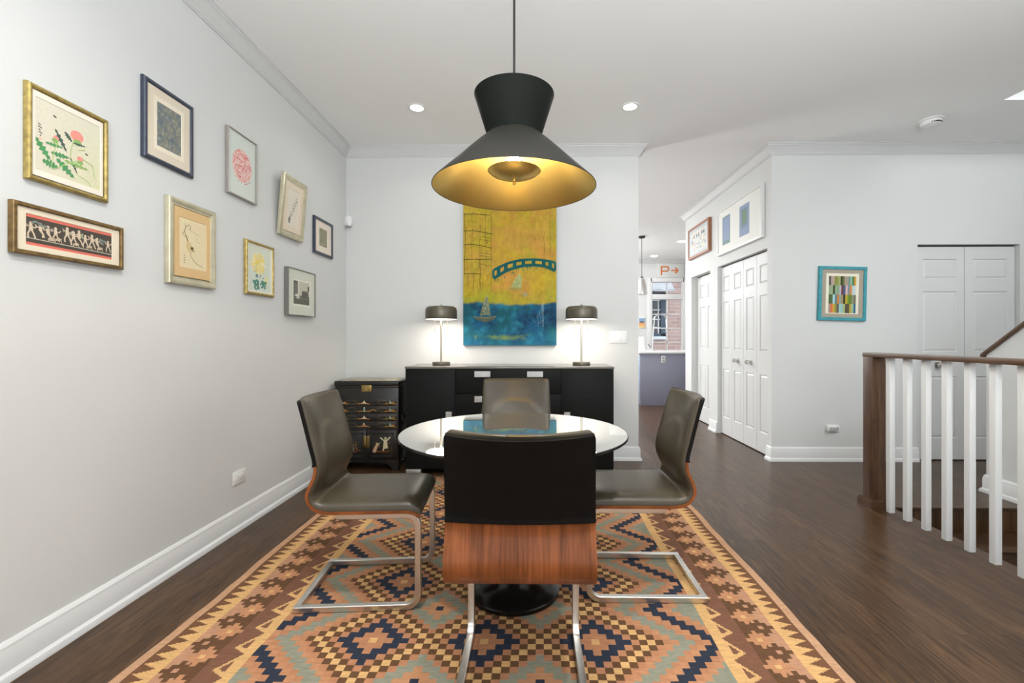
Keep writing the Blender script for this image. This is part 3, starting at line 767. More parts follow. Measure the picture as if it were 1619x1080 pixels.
# pictures above the hall doors
w, h = .78, .43
A = Art(); A.base(-.31, .31, -.15, .15, blot(C(214, 214, 204), C(196, 206, 214), C(206, 176, 160), 4, 3.0), 24, 14)
for k in range(90): u, v = U(-.27, .27), U(-.11, .10); A.ell(u, v, U(.008, .03), U(.006, .02), random.choice((C(160, 178, 200), C(214, 190, 176), C(178, 176, 182), C(222, 220, 200), C(150, 160, 150))), 9, U(0, 3))
for u in (-.16, -.06, .02, .12, .2): A.ell(u, .075, .02, .024, C(120, 112, 112), 9)
picture('framed_print.010', 'pastel figure scene in a reddish wooden frame, above the narrow hall door', 6.30, 2.513, w, h, 'H', flatprof(.032, .040), MAPLEF, [(.028, .070, C(188, 194, 196))], A)
w, h = 1.10, .540
A = Art(); A.base(-.52, .52, -.24, .24, C(224, 224, 218, 1.05))
def soft(u0, u1, v0, v1, a, b): A.base(u0, u1, v0, v1, lambda u, v: tuple(x + (y - x) * v for x, y in zip(a, b)), 2, 6)
A.k = 5
A.rect(-.405, -.195, -.165, .165, C(128, 150, 156, .9)); A.rect(-.385, -.215, -.14, .145, C(146, 162, 190, .9)); A.rect(-.40, -.20, -.165, -.12, C(128, 156, 150, .9))
A.rect(.045, .275, -.165, .165, C(148, 162, 190, .9)); A.rect(.085, .235, -.075, .125, C(128, 148, 164, .9)); A.rect(.105, .205, -.04, .105, C(122, 150, 126, .9))
picture('framed_print.011', 'white frame holding two blue and green colour-field prints, above the bifold doors', 5.105, 2.442, w, h, 'H', flatprof(.028, .034), WHITEF, [(.024, .034, C(226, 226, 220, 1.05))], A)

# bridge and sailboats painting on the back wall
PW, PH = .895, 1.37
pn = thing('canvas_picture', 'tall canvas of a teal bridge and sailboats under a yellow sky', 'painting', (-.2275, YB - .001, 1.107 + PH / 2))
bm = B(); box(bm, -PW / 2, PW / 2, -.036, -.001, -PH / 2, PH / 2, .003); obj('stretched_canvas', bm, mat('painted_canvas_edge', C(60, 96, 92), .7, var=.5, scale=(3, 3, 3)), pn)
A = Art()
YEL, OCH, LIME, ORG = C(190, 160, 44, .95), C(196, 154, 62, .95), C(166, 162, 42, .95), C(200, 142, 68, .95)
BLU, DBL, TEA, CYA = C(26, 98, 138, .72), C(18, 68, 104, .66), C(24, 102, 114, .72), C(46, 136, 164, .85)
def mixc(a, b, t): t = min(1, max(0, t)); return tuple(x + (y - x) * t for x, y in zip(a, b))
def paint(u, v):
    n = lambda s, k: 1.7 * noise.fractal(Vector((u * s, v * s * 1.5, k)), .8, 2.0, 6)
    hz = .2935 + .012 * math.sin(u * 5 + 1) + .018 * max(0, u - .5) + n(9, 1) * .006
    if u < .55: hz -= .006
    sky = mixc(OCH, YEL, .5 + n(4, 2) * .9); sky = mixc(sky, ORG, .25 + n(3, 4) * .8 if u > .3 else 0)
    sky = mixc(sky, LIME, max(0, .75 - (v - hz) * 6.5) + (n(5, 7) * .35) + (.25 if u < .3 else 0) + (.5 if u > .88 else 0))
    sea = mixc(BLU, DBL, .4 + n(6, 9) * 1.1); sea = mixc(sea, TEA, .45 + n(3, 12) * 1.0 - (u - .4) * .7); sea = mixc(sea, CYA, max(0, .12 - v) * 3.2 + max(0, n(8, 15)) * .5)
    sea = mixc(sea, C(118, 140, 74), max(0, 1 - abs(v - .055) * 45) * (.25 + n(7, 20)) if .12 < u < .7 else 0)
    return mixc(sea, sky, (v - hz) * 55 + .5)
A.base(-PW / 2, PW / 2, -PH / 2, PH / 2, paint, 110, 170)
def Q(x, y): return ((x - 135) / 643.0 * PW - PW / 2, (1015 - y) / 950.0 * (950 / 4.32 / 725 * 4.39) - PH / 2)   # canvas position from a measured sketch
DK = C(74, 68, 30, .9); TG = C(14, 92, 90, .9)
for y0, x1, dr in ((118, 320, 6), (232, 334, 22), (326, 332, 24), (428, 330, -2), (525, 255, 4)):
    A.stroke([Q(138, y0), Q(210, y0 - 2), Q(260, y0 + dr * .3), Q(x1, y0 + dr)], .0065, DK)
for x0, y0, y1 in ((146, 110, 530), (195, 120, 540), (252, 190, 600), (292, 110, 500), (330, 100, 650), (205, 520, 640), (170, 530, 630), (270, 560, 640), (692, 240, 390), (735, 120, 400), (250, 430, 640)):
    A.stroke([Q(x0 + U(-3, 3), y0 + (y1 - y0) * k / 6) for k in range(7)], U(.003, .0055), mixc(DK, YEL, U(.0, .4)))
for y0 in (270, 290, 380, 400, 460): A.stroke([Q(252, y0), Q(330, y0 + 14)], .0045, mixc(DK, YEL, .2))
for k in range(190):
    x, y = U(140, 335), U(70, 600); A.stroke([Q(x, y), Q(x + U(-9, 9), y + U(-9, 14))], U(.002, .0055), mixc(DK, YEL, U(.1, .7)))
for k in range(26): x, y = U(565, 680), U(262, 310); A.stroke([Q(x, y), Q(x + U(-14, 14), y + U(-10, 10))], .0026, mixc(C(120, 84, 40), ORG, U(0, .6)))
for k in range(16): x, y = U(690, 775), U(360, 400); A.stroke([Q(x, y), Q(x + U(-14, 14), y + U(-6, 6))], .002, mixc(DK, YEL, .3))
# bridge: upper rail, lower deck, posts
up = [(342, 503), (380, 482), (430, 459), (490, 441), (550, 431), (620, 428), (690, 434), (735, 442), (769, 451)]
lo_ = [(345, 556), (380, 536), (430, 506), (490, 484), (550, 471), (620, 466), (690, 473), (735, 490), (768, 506)]
A.stroke([Q(*p) for p in up], .025, TG); A.stroke([Q(*p) for p in lo_], .030, TG)
for (xa, ya), (xb, yb) in zip(up, lo_):
    pass
for k in range(9):
    t = k / 8 * 8; i = min(7, int(t)); f = t - i
    a = (up[i][0] + (up[i + 1][0] - up[i][0]) * f, up[i][1] + (up[i + 1][1] - up[i][1]) * f); b = (lo_[i][0] + (lo_[i + 1][0] - lo_[i][0]) * f, lo_[i][1] + (lo_[i + 1][1] - lo_[i][1]) * f)
    A.stroke([Q(*a), Q(*b)], .036 if k not in (0, 8) else .022, TG)
for k in range(44): x = U(347, 768); i = min(7, max(0, sum(1 for p in lo_ if p[0] <= x) - 1)); y = lo_[i][1] + 6; A.stroke([Q(x, y), Q(x + U(-2, 2), y + U(6, 30))], [.006, .002], mixc(TG, LIME, U(0, .5)))
# boats
def boat(pts_sail, hull, cs, ch, nst):
    A.poly([Q(*p) for p in pts_sail], cs); A.poly([Q(*p) for p in hull], ch)
    xs = [p[0] for p in pts_sail]; ys = [p[1] for p in pts_sail]
    for k in range(nst):
        t = R(); y = min(ys) + (max(ys) - min(ys)) * t; x = pts_sail[0][0] + (U(min(xs), max(xs)) - pts_sail[0][0]) * t
        A.stroke([Q(x, y), Q(x + U(-5, 5), y + U(-12, 12))], .003, jag(mixc(cs, C(226, 220, 190), U(0, .8)), .1))
boat([(520, 528), (540, 545), (535, 622), (462, 620), (490, 565)], [(440, 622), (548, 622), (530, 642), (468, 640)], C(158, 166, 104), C(160, 140, 72), 40)
boat([(298, 672), (312, 720), (324, 806), (250, 812), (270, 735)], [(200, 815), (250, 822), (365, 815), (345, 840), (290, 858), (232, 842)], C(104, 116, 92), C(84, 92, 74), 70)
A.stroke([Q(205, 820), Q(285, 828), Q(362, 817)], .005, C(140, 132, 96))
for k in range(80):
    t = R(); y = 735 + 150 * t; x = 682 + U(-68 * t, 8); A.stroke([Q(x, y), Q(x + U(-6, 6), y + U(-14, 10))], .0022, mixc(C(150, 180, 186), BLU, U(0, .6)))
A.stroke([Q(684, 732), Q(686, 890)], .004, C(160, 184, 188))
for k in range(60): x, y = U(520, 770), U(640, 1000); A.stroke([Q(x, y), Q(x + U(-12, 12), y + U(-3, 3))], .002, random.choice((C(20, 60, 88), C(90, 160, 170), C(24, 84, 100))))
for k in range(22): x, y = U(540, 575), U(650, 680); A.stroke([Q(x, y), Q(x + U(-6, 6), y + U(-8, 8))], .003, C(120, 178, 190))
for k in range(30): x, y = U(215, 600), U(940, 965); A.stroke([Q(x, y), Q(x + U(-20, 20), y + U(-3, 3))], .003, jag(C(104, 128, 66), .3))
for k in range(6): x = 712 + 8 * k; A.stroke([Q(x, 985), Q(x + 4, 998)], .0025, C(16, 52, 70))
A.put('painted_scene', PAINT, pn, (0, -.0362, 0))

# ------------------------------------------------------------------ wall bits
def wallplate(name, label, cat, loc, rz, w, h):
    t = thing(name, label, cat, loc, rz)
    bm = B(); box(bm, -w / 2, w / 2, -.008, -.0005, -h / 2, h / 2, .003); obj('plate', bm, PLASTIC, t)
    return t
t = wallplate('wall_outlet', 'white outlet on the long wall low behind the dining chair', 'outlet', (XL, 2.80, .322), PI / 2, .118, .080)
bm = B(); box(bm, -.035, .035, -.0105, -.006, -.018, .018, .003)
for sx in (-.018, .018):
    box(bm, sx - .005, sx - .003, -.0115, -.010, -.006, .006, mi=1); box(bm, sx + .003, sx + .005, -.0115, -.010, -.006, .006, mi=1)
obj('socket', bm, [PLASTIC, PLASTICG], t)
t = wallplate('light_switch', 'white triple light switch plate between a lamp and the hall opening', 'switch', (.815, YB, 1.185), 0, .172, .118)
for sx in (-.046, 0, .046):
    bm = B(); prism(bm, [(-.012, -.033), (-.0085, -.033), (-.0085, .033), (-.0095, .033)], 'x', sx - .0165, sx + .0165); obj('rocker', bm, PLASTIC, t, smooth=20)
t = wallplate('wall_outlet.001', 'white horizontal outlet with a plugged-in night light beside the newel post', 'outlet', (2.862, YB, .312), 0, .118, .072)
bm = B(); box(bm, .03, .05, -.0105, -.006, -.016, .016, .003); obj('socket', bm, PLASTICG, t)
t = thing('night_light', 'small grey-faced night light plugged into the wall outlet', 'night light', (2.835, YB - .008, .315))
bm = B(); box(bm, -.044, .042, -.032, -.0005, -.026, .028, .007, 3); obj('housing', bm, PLASTIC, t)
bm = B(); box(bm, -.030, .040, -.036, -.030, -.018, .016, .003); obj('lens', bm, PLASTICG, t)
t = thing('motion_sensor', 'small white motion sensor mounted high in the room corner', 'sensor', (-1.785, 4.395, 2.298), math.radians(40))
bm = B(); prism(bm, [(-.042, -.028), (.042, -.028), (.036, -.045), (.0, -.058), (-.036, -.045)][::-1] if False else [(-.036, .03), (.036, .03), (.036, -.012), (.022, -.03), (-.022, -.03), (-.036, -.012)], 'z', -.045, .050)
bmesh.ops.bevel(bm, geom=bm.edges[:], offset=.005, segments=2, affect='EDGES'); obj('housing', bm, PLASTIC, t)
bm = B(); prism(bm, [(-.028, -.048), (-.028, -.02), (.02, -.0475), (.02, -.05)], 'x', -.026, .026); obj('sensor_lens', bm, PLASTICG, t)
t = thing('smoke_detector', 'round white smoke detector on the ceiling near the stairs', 'smoke detector', (3.36, 3.93, ZC))
bm = B(); lathe(bm, [(0, -.001), (.088, -.001), (.088, -.010), (.076, -.014), (0, -.014)], 36); obj('mount', bm, PLASTIC, t)
bm = B(); lathe(bm, [(.072, -.013), (.072, -.034), (.064, -.044), (.03, -.048), (0, -.048), (0, -.013)], 36); obj('housing', bm, PLASTIC, t)
bm = B()
for k in range(7):
    a = -2.2 + k * .22; box(bm, .06 * math.cos(a) - .008, .06 * math.cos(a) + .008, .066 * math.sin(a) - .006, .066 * math.sin(a) + .006, -.040, -.030)
obj('vent', bm, CORD, t)

LAMPGLOW = emit('downlight_glow', (1.0, .97, .92), 14.0)
KGLOW = emit('kitchen_downlight_glow', (.96, .98, 1.0), 12.0)
def downlight(name, label, x, y, r, g, grp=None):
    t = thing(name, label, 'ceiling light', (x, y, ZC), 0, grp)
    bm = B(); lathe(bm, [(r, -.001), (r + .018, -.001), (r + .018, -.005), (r + .004, -.008), (r - .004, -.006), (r - .006, -.001)], 36, closed=True); obj('trim_ring', bm, PLASTIC, t)
    bm = B(); lathe(bm, [(0, -.004), (r - .004, -.004), (r - .004, -.0012), (0, -.0012)], 32, closed=False); obj('lens', bm, g, t)
    return t
downlight('recessed_downlight', 'lit recessed ceiling light, on the gallery-wall side of the pendant', -.933, 3.65, .056, LAMPGLOW, 'recessed lights')
downlight('recessed_downlight.001', 'lit recessed ceiling light, on the hall side of the pendant', .768, 3.66, .056, LAMPGLOW, 'recessed lights')
downlight('recessed_downlight.002', 'lit recessed kitchen ceiling light over the parking sign', 2.71, 10.35, .085, KGLOW, 'kitchen recessed lights')
downlight('recessed_downlight.003', 'lit recessed kitchen ceiling light beside the end of the hall wall', 2.83, 8.80, .085, KGLOW, 'kitchen recessed lights')

# P -> sign above the kitchen window
sg = thing('parking_sign', 'white sign with an orange letter P and arrow above the kitchen window', 'sign', (3.215, WY - .001, 2.765))
bm = B(); box(bm, -.315, .315, -.022, -.001, -.165, .165, .004); obj('board', bm, WHITEF, sg)
A = Art(); OR = C(206, 118, 68)
A.rect(-.225, -.188, -.115, .10, OR); A.rect(-.19, -.09, .068, .10, OR); A.rect(-.19, -.09, -.036, -.004, OR)
n = 12
for k in range(n):
    a, b = -PI / 2 + PI * k / n, -PI / 2 + PI * (k + 1) / n
    A.poly([(-.09 + .068 * math.cos(a), .032 + .068 * math.sin(a)), (-.09 + .068 * math.cos(b), .032 + .068 * math.sin(b)), (-.09 + .036 * math.cos(b), .032 + .036 * math.sin(b)), (-.09 + .036 * math.cos(a), .032 + .036 * math.sin(a))], OR)
A.rect(.02, .165, -.022, .012, OR)
A.stroke([(.115, .062), (.178, -.005)], .036, OR); A.stroke([(.115, -.072), (.178, -.005)], .036, OR); A.poly([(.15, -.04), (.20, -.005), (.15, .03)], OR)
A.put('lettering', PRINT, sg, (0, -.0222, 0))
kpic = thing('kitchen_picture', 'small unframed beach-coloured picture on the kitchen wall beside the window', 'picture', (2.55, WY - .001, 1.53))
bm = B(); box(bm, -.075, .075, -.016, -.001, -.13, .13, .002); obj('panel', bm, WHITEF, kpic)
A = Art(); A.base(-.07, .07, -.11, .11, lambda u, v: mixc(mixc(C(226, 190, 120), C(206, 150, 110), min(1, v * 2.5)), C(130, 160, 190), (v - .5) * 6), 2, 12); A.ell(0, .02, .05, .018, C(80, 84, 90), 10)
A.put('print', PRINT, kpic, (0, -.0162, 0))

# ------------------------------------------------------------------ stair railing
RX = 2.40
rl = thing('stair_railing', 'dark wood newel and handrail with square white balusters beside the stairs', 'railing', (RX, 3.27, 0))
bm = B(); box(bm, -.045, .048, -.045, .048, 0, 1.045, .003); nw = obj('newel_post', bm, OAK, rl)
bm = B()
prism(bm, [(-.068, -.068), (.071, -.068), (.071, .071), (-.068, .071)], 'z', 0, .042); prism(bm, [(-.060, -.060), (.063, -.060), (.063, .063), (-.060, .063)], 'z', .042, .056)
obj('plinth', bm, OAK, nw)
bm = B(); box(bm, -.045, .048, -3.3, .055, 1.045, 1.075, .004); obj('handrail', bm, RAILW, rl)
for k in range(14):
    y = 3.137 - .1408 * k - 3.27
    bm = B(); box(bm, -.0055, .0295, y - .0175, y + .0175, 0, 1.046, .002); obj('baluster', bm, TRIM, rl)

# ------------------------------------------------------------------ kilim rug
GX, GY = .43 / 42, .425 / 42
PX0, PY0 = -.19, 1.777          # a navy medallion's centre
RY1, RY0 = 3.87, .50
pink, tan_, navy, teal, brown, yel, dkb, orng = C(180, 126, 91, 1.0), C(187, 134, 97, 1.0), C(44, 50, 64, 1.0), C(140, 140, 122, 1.0), C(100, 70, 46, 1.0), C(212, 168, 112, 1.0), C(114, 78, 54, 1.0), C(186, 134, 96, 1.0)
plum = C(122, 84, 64, 1.0); blush = C(184, 138, 108, 1.0); edgec = C(192, 150, 116, 1.0)
def fold(j, p): return abs((j + p // 2) % p - p // 2)
def rugcol(i, j, X, Y):
    """X measured from the rug's centre line, i / j sub-cell indices from the medallion lattice"""
    ci = math.floor((i + 1.5) / 3); cj = math.floor((j + 1.5) / 3)
    if Y > RY1 - .012 or Y < RY0 + .012: return brown
    e = min(RY1 - Y, Y - RY0)
    if e < .085:                                     # woven end bands
        if .018 < e < .032: return yel if (i // 2) % 3 == 0 else brown
        if e < .045: return C(132, 92, 60, 1.1)
        if e < .052 or .066 < e < .072: return dkb
        return edgec if e < .066 else orng
    ax = abs(X - .0)
    s = 1.272 - ax                                    # distance from the long edge
    if s < .034: return edgec
    if s < .108:
        q = 1 - abs(2 * ((Y / .051) % 1.0) - 1)
        return dkb if (s - .034) < .012 + .060 * q else yel
    if s < .132: return yel
    if s < .306:                                      # stepped flowers on a two-tone ground
        per = .147; ph = (Y - 2.034 + (.02 if X > 0 else 0)) / per; cell = .0215
        k = round(ph); dv = abs(round((ph - k) * per / cell)); du = abs(round((s - .184) / cell)); d = du + dv
        if d == 0: return blush
        if d <= 2 or (d == 3 and du == 3): return brown
        k2 = math.floor(ph) + .5; dv = abs(round((ph - k2) * per / cell)); du = abs(round((s - .224) / cell)); d = du + dv
        if d == 0: return yel
        if d <= 2: return tan_
        return blush if s < .208 else (brown if s < .272 else plum)
    if s < .404:                                      # running hooks
        a = (s - .306) / .098; t = ((Y / .121 + .34 * (1 - a)) % 1.0); q = 1 - abs(2 * t - 1)
        if a > .66: return yel
        e_ = .66 - .62 * q
        if a < e_: return plum
        return plum if (a > e_ + .20 and a < .54 and t > .3) else yel
    # field
    half = 14; q = ci
    nearest = min((-14, 0, 14), key=lambda c: abs(ci - c)); u = ci - nearest
    v = (cj + 7) % 14 - 7
    d = abs(u) + abs(v)
    side = abs(ci) > 14 and abs(u) >= 3
    if d <= 8 or not side:
        if d in (6, 8): return brown
        if d == 7: return yel
        if d == 5: return pink
        if d in (3, 4): return navy
        if d in (1, 2): return pink
        if d == 0: return yel
        d2 = 14 - d if abs(ci) <= 14 else d
        if abs(ci) <= 14:
            if d2 in (3, 4): return teal
            if d2 == 0: return navy
            if d2 in (1, 2): return orng
            return pink
    if d in (11, 12): return teal
    if d in (15, 16): return navy
    if d >= 19: return teal
    return pink if d % 2 else tan_
cxr = -.165
fi0 = math.ceil((cxr - .868 - PX0) / GX); fi1 = math.floor((cxr + .868 - PX0) / GX)
XS = []
for a_, b_, st in ((cxr - 1.272, PX0 + (fi0 - .5) * GX, .0052), (PX0 + (fi0 - .5) * GX, PX0 + (fi1 - .5) * GX, GX), (PX0 + (fi1 - .5) * GX, cxr + 1.272, .0052)):
    n_ = round((b_ - a_) / st); XS += [a_ + (b_ - a_) * k / n_ for k in range(n_)]
XS.append(cxr + 1.272)
HY_ = GY / 2; jr0 = math.floor((RY0 - PY0) / HY_); jr1 = math.floor((RY1 - PY0) / HY_)
if jr0 % 2 == 0: jr0 += 1
NX = len(XS) - 1; NY = jr1 - jr0
verts, faces, cols = [], [], []
for jj in range(NY + 1):
    Y = PY0 + (jr0 + jj) * HY_
    for X in XS:
        wob = noise.noise(Vector((Y * 1.9, X * .5, 3.3))) * .016 + noise.noise(Vector((Y * 6.5, X * .8, 9.0))) * .006
        woy = noise.noise(Vector((X * 2.2, Y * 1.2, 5.5))) * .014
        verts.append((X + wob * (abs(X - cxr) / 1.27 * .7 + .3), Y + woy, .006 + noise.noise(Vector((X * 3, Y * 3, 1.0))) * .0008))
for jj in range(NY):
    Y = PY0 + (jr0 + jj + .5) * HY_
    abr = 1 + .07 * noise.noise(Vector((0, (jr0 + jj) * .025, 7.7))); j_ = round((jr0 + jj + .01) / 2)
    for ii in range(NX):
        q = jj * (NX + 1) + ii
        faces.append((q, q + 1, q + NX + 2, q + NX + 1))
        Xm = (XS[ii] + XS[ii + 1]) / 2
        c = rugcol(round((Xm - PX0) / GX), math.floor((jr0 + jj + 1) / 2), Xm - cxr, Y)
        k = .93 * abr * (1 + .05 * noise.noise(Vector((Xm * 3, jj * .3, 2.0))))
        cols.append(tuple(v * k for v in c))
# hem down to the floor
rim = [ii for ii in range(NX + 1)] + [jj * (NX + 1) + NX for jj in range(1, NY + 1)] + [NY * (NX + 1) + ii for ii in range(NX - 1, -1, -1)] + [jj * (NX + 1) for jj in range(NY - 1, 0, -1)]
nb = len(verts)
for q in rim: verts.append((verts[q][0], verts[q][1], .0003))
for k in range(len(rim)):
    k2 = (k + 1) % len(rim); faces.append((rim[k2], rim[k], nb + k, nb + k2)); cols.append(edgec)
me = bpy.data.meshes.new('woven_body'); me.from_pydata(verts, [], faces)
at = me.color_attributes.new('Col', 'FLOAT_COLOR', 'CORNER'); flat = []
for f, c in zip(faces, cols): flat += [c[0], c[1], c[2], 1.0] * len(f)
at.data.foreach_set('color', flat)
rg = thing('dining_rug', 'large tan, brown and navy patterned kilim rug under the dining table', 'rug', (0, 0, 0))
obj('woven_body', me, RUG, rg, smooth=0)
bm = B()
for yy, sg_ in ((RY1 - .004, 1), (RY0 + .004, -1)):
    box(bm, cxr - 1.255, cxr + 1.255, min(yy, yy + sg_ * .012), max(yy, yy + sg_ * .012), .0004, .005)
    for k in range(250):
        x = cxr - 1.255 + 2.51 * (k + .5) / 250
        box(bm, x - .0025, x + .0025, min(yy, yy + sg_ * U(.022, .032)), max(yy, yy + sg_ * .012), .0004, .0035)
fr = obj('end_fringe', bm, FRINGE, rg, smooth=0); fr['kind'] = 'stuff'

RZ = .0065   # things on the rug stand this high

# ------------------------------------------------------------------ dining table
TX, TY, TR, TZ = -.092, 2.135, .522, .745
tb = thing('dining_table', 'round dining table with a mirror-dark glass top on a black pedestal', 'table', (TX, TY, RZ))
bm = B(); z1 = TZ - RZ
lathe(bm, [(0, z1 - .012), (TR - .004, z1 - .012), (TR - .001, z1 - .010), (TR, z1 - .007), (TR, z1 - .004), (TR - .0015, z1 - .001), (TR - .004, z1), (0, z1)], 128)
for f in bm.faces:
    if f.calc_center_median().z < z1 - .0002: f.material_index = 1
obj('glass_top', bm, [TABLEGLASS, TABLEBASE], tb, smooth=12)
bm = B(); lathe(bm, [(0, 0), (.209, 0), (.212, .004), (.212, .018), (.206, .024), (.17, .034), (.12, .06), (.085, .11), (.06, .19), (.05, .30), (.05, .45), (.058, .56), (.085, .64), (.13, .69), (.16, .704), (0, .704)], 64); obj('pedestal', bm, TABLEBASE, tb)
bm = B(); lathe(bm, [(0, .704), (.17, .704), (.17, z1 - .0122), (0, z1 - .0122)], 48); obj('mounting_plate', bm, STEEL, tb)

# ------------------------------------------------------------------ cantilever dining chairs
EDGE = [(-.246, .906), (-.2275, .84), (-.209, .77), (-.191, .70), (-.176, .64), (-.176, .59), (-.195, .545), (-.210, .50), (-.197, .458), (-.165, .431), (-.12, .420), (-.05, .419), (.05, .419), (.15, .419), (.215, .4185), (.247, .412), (.268, .400)]
def catmull(P, per=7):
    out = []
    for i in range(len(P) - 1):
        p0 = Vector(P[max(0, i - 1)]); p1 = Vector(P[i]); p2 = Vector(P[i + 1]); p3 = Vector(P[min(len(P) - 1, i + 2)])
        for k in range(per):
            t = k / per
            out.append(.5 * ((2 * p1) + (p2 - p0) * t + (2 * p0 - 5 * p1 + 4 * p2 - p3) * t * t + (3 * p1 - p0 - 3 * p2 + p3) * t ** 3))
    out.append(Vector(P[-1])); return out
PR = catmull(EDGE)
ARC = [0.0]
for a, b in zip(PR, PR[1:]): ARC.append(ARC[-1] + (b - a).length)
LTOT = ARC[-1]
def at_s(s):
    s = min(LTOT - 1e-6, max(0, s))
    i = max(k for k in range(len(ARC) - 1) if ARC[k] <= s)
    f = (s - ARC[i]) / (ARC[i + 1] - ARC[i]); p = PR[i].lerp(PR[i + 1], f)
    a = PR[max(0, i - 1)]; b = PR[min(len(PR) - 1, i + 2)]; t = (b - a).normalized()
    return p, Vector((-t.y, t.x))
S_PANEL = next(ARC[k] for k in range(len(PR)) if PR[k][1] < .632)
def hw_at(p, s):
    z = p[1]
    w = .226 if z < .62 else .226 - .010 * (z - .62) / .29
    if s < .022: w -= .022 - math.sqrt(max(0, .022 ** 2 - (.022 - s) ** 2))
    return w
def dish(p): return .058 * max(0, min(1, (p[1] - .50) / .41)) ** 1.0
def surf(s, wv, off, inset=0.0):
    p, n = at_s(s); h = hw_at(p, s) - inset
    return Vector((wv * h, p[0] - dish(p) * (1 - wv * wv) + n[0] * off, p[1] + n[1] * off - .007 * (1 - wv * wv) * max(0, 1 - s / .16)))
def slab(ss, ws, off0, off1, inset=0.0):
    bm = B()
    g0 = [[bm.verts.new(surf(s, w_, off0(s, w_), inset)) for w_ in ws] for s in ss]
    g1 = [[bm.verts.new(surf(s, w_, off1(s, w_), inset)) for w_ in ws] for s in ss]
    ns, nw_ = len(ss), len(ws)
    for i in range(ns - 1):
        for j in range(nw_ - 1):
            bm.faces.new((g0[i][j], g0[i][j + 1], g0[i + 1][j + 1], g0[i + 1][j])); bm.faces.new((g1[i][j], g1[i + 1][j], g1[i + 1][j + 1], g1[i][j + 1]))
        for j in (0, nw_ - 1): bm.faces.new((g0[i][j], g0[i + 1][j], g1[i + 1][j], g1[i][j]))
    for i in (0, ns - 1):
        for j in range(nw_ - 1): bm.faces.new((g0[i][j], g0[i][j + 1], g1[i][j + 1], g1[i][j]))
    return bm
WS = [math.sin(PI / 2 * k / 12) for k in range(-12, 13)]
WF = [k / 10 for k in range(-10, 11)]
def srange(a, b, n, ends=True):
    return [a + (b - a) * (.5 - .5 * math.cos(PI * k / n)) for k in range(n + 1)] if ends else [a + (b - a) * k / n for k in range(n + 1)]
TH = .013
def cush(s, w_):
    p, n = at_s(s)
    seat = min(1, max(0, (s - .40) / .16))
    t = .026 + .020 * seat
    # softened ends
    for dd, r in ((s - .002, .022), (LTOT + .001 - s, .046)):
        if dd < r: t *= math.sqrt(max(0.02, 1 - (1 - max(0, dd) / r) ** 2))
    e = max(0, 1 - abs(w_) ** 7) ** .5
    crown = .006 * (1 - w_ * w_)
    # sewn lumbar dome on the lower back
    dz = (p[1] - .60) / .175; r2 = (w_ / .86) ** 2 + (dz * dz if dz > 0 else (dz * 1.6) ** 2)
    dome = .006 * min(1, max(0, (1 - r2) * 9)) if p[1] > .47 and s < .52 else 0
    dip = -.010 * math.exp(-((s - .475) / .035) ** 2)
    return TH + (t + crown + dome + dip * .5) * (.12 + .88 * e) if e > 0 else TH + .003

ch = thing('dining_chair', 'tmp', 'chair', (0, 0, 0))
obj('seat_shell', slab(srange(S_PANEL, LTOT, 48), WF, lambda s, w_: 0.0, lambda s, w_: TH), WALNUT, ch, smooth=50)
obj('back_panel', slab(srange(.009, S_PANEL + .002, 30), WF, lambda s, w_: -.003 if s < S_PANEL - .006 else -.006, lambda s, w_: TH), BLACKL, ch, smooth=50)
obj('upholstery', slab(srange(0, LTOT + .0, 84), WS, lambda s, w_: TH - .002, cush, .003), LEATHER, ch, smooth=60)
LX, TT = .205, .013
def arc(cy, cz, r, a0, a1, n=7): return [(cy + r * math.cos(a0 + (a1 - a0) * k / n), cz + r * math.sin(a0 + (a1 - a0) * k / n)) for k in range(n + 1)]
path = [(-.08, .409)] + arc(.212, .359, .05, PI / 2, 0) + arc(.207, .013 + .055, .055, 0, -PI / 2) + [(-.2635, .013)]
for sx in (-1, 1):
    bm = B(); tube(bm, [(sx * LX, y, z) for y, z in path], TT, square=True, xaxis=(1, 0, 0)); obj('leg', bm, STEEL, ch, smooth=25)
bm = B(); box(bm, -LX + TT, LX - TT, -.2635, -.2375, 0, .026, .002); obj('floor_bar', bm, STEEL, ch)

ch.location = (-.040, 1.545, RZ + .0005); ch['label'] = 'dining chair nearest us, its black back and walnut shell turned to us'; ch['group'] = 'cantilever dining chairs around the table'
dup(ch, (-.775, 2.165, RZ + .0005), -PI / 2 + math.radians(4), 'dining chair on the gallery-wall side of the table, seen from its side')
dup(ch, (.507, 2.252, RZ + .0005), PI / 2, 'dining chair on the stair-railing side of the table, seen from its side')
dup(ch, (-.112, 2.76, RZ + .0005), PI, 'dining chair across the table, facing us in front of the black sideboard')

# ------------------------------------------------------------------ sideboard
SX0, SX1, SY0, SY1, SZ = -1.106, .688, 3.935, 4.405, .930
sb = thing('sideboard', 'long black sideboard with doors, drawers and silver pulls against the back wall', 'sideboard', (0, 0, 0))
bm = B(); box(bm, SX0, SX1, SY0 + .02, SY1, .045, SZ - .018, .001); obj('carcass', bm, BLACKLAM, sb)
bm = B(); box(bm, SX0 - .004, SX1 + .004, SY0 - .004, SY1 + .004, SZ - .018, SZ, .003); obj('top', bm, TOPLAM, sb)
DXa, DXb = -.672, .236
def pull(parent, x, z, w, h):
    bm = B(); prism(bm, [(SY0 + .001, z - h / 2), (SY0 - .014, z - h / 2), (SY0 - .018, z - h / 2 + .004), (SY0 - .018, z + h / 2 - .004), (SY0 - .014, z + h / 2), (SY0 + .001, z + h / 2)], 'x', x - w / 2, x + w / 2)
    obj('handle', bm, ALU, parent, smooth=20)
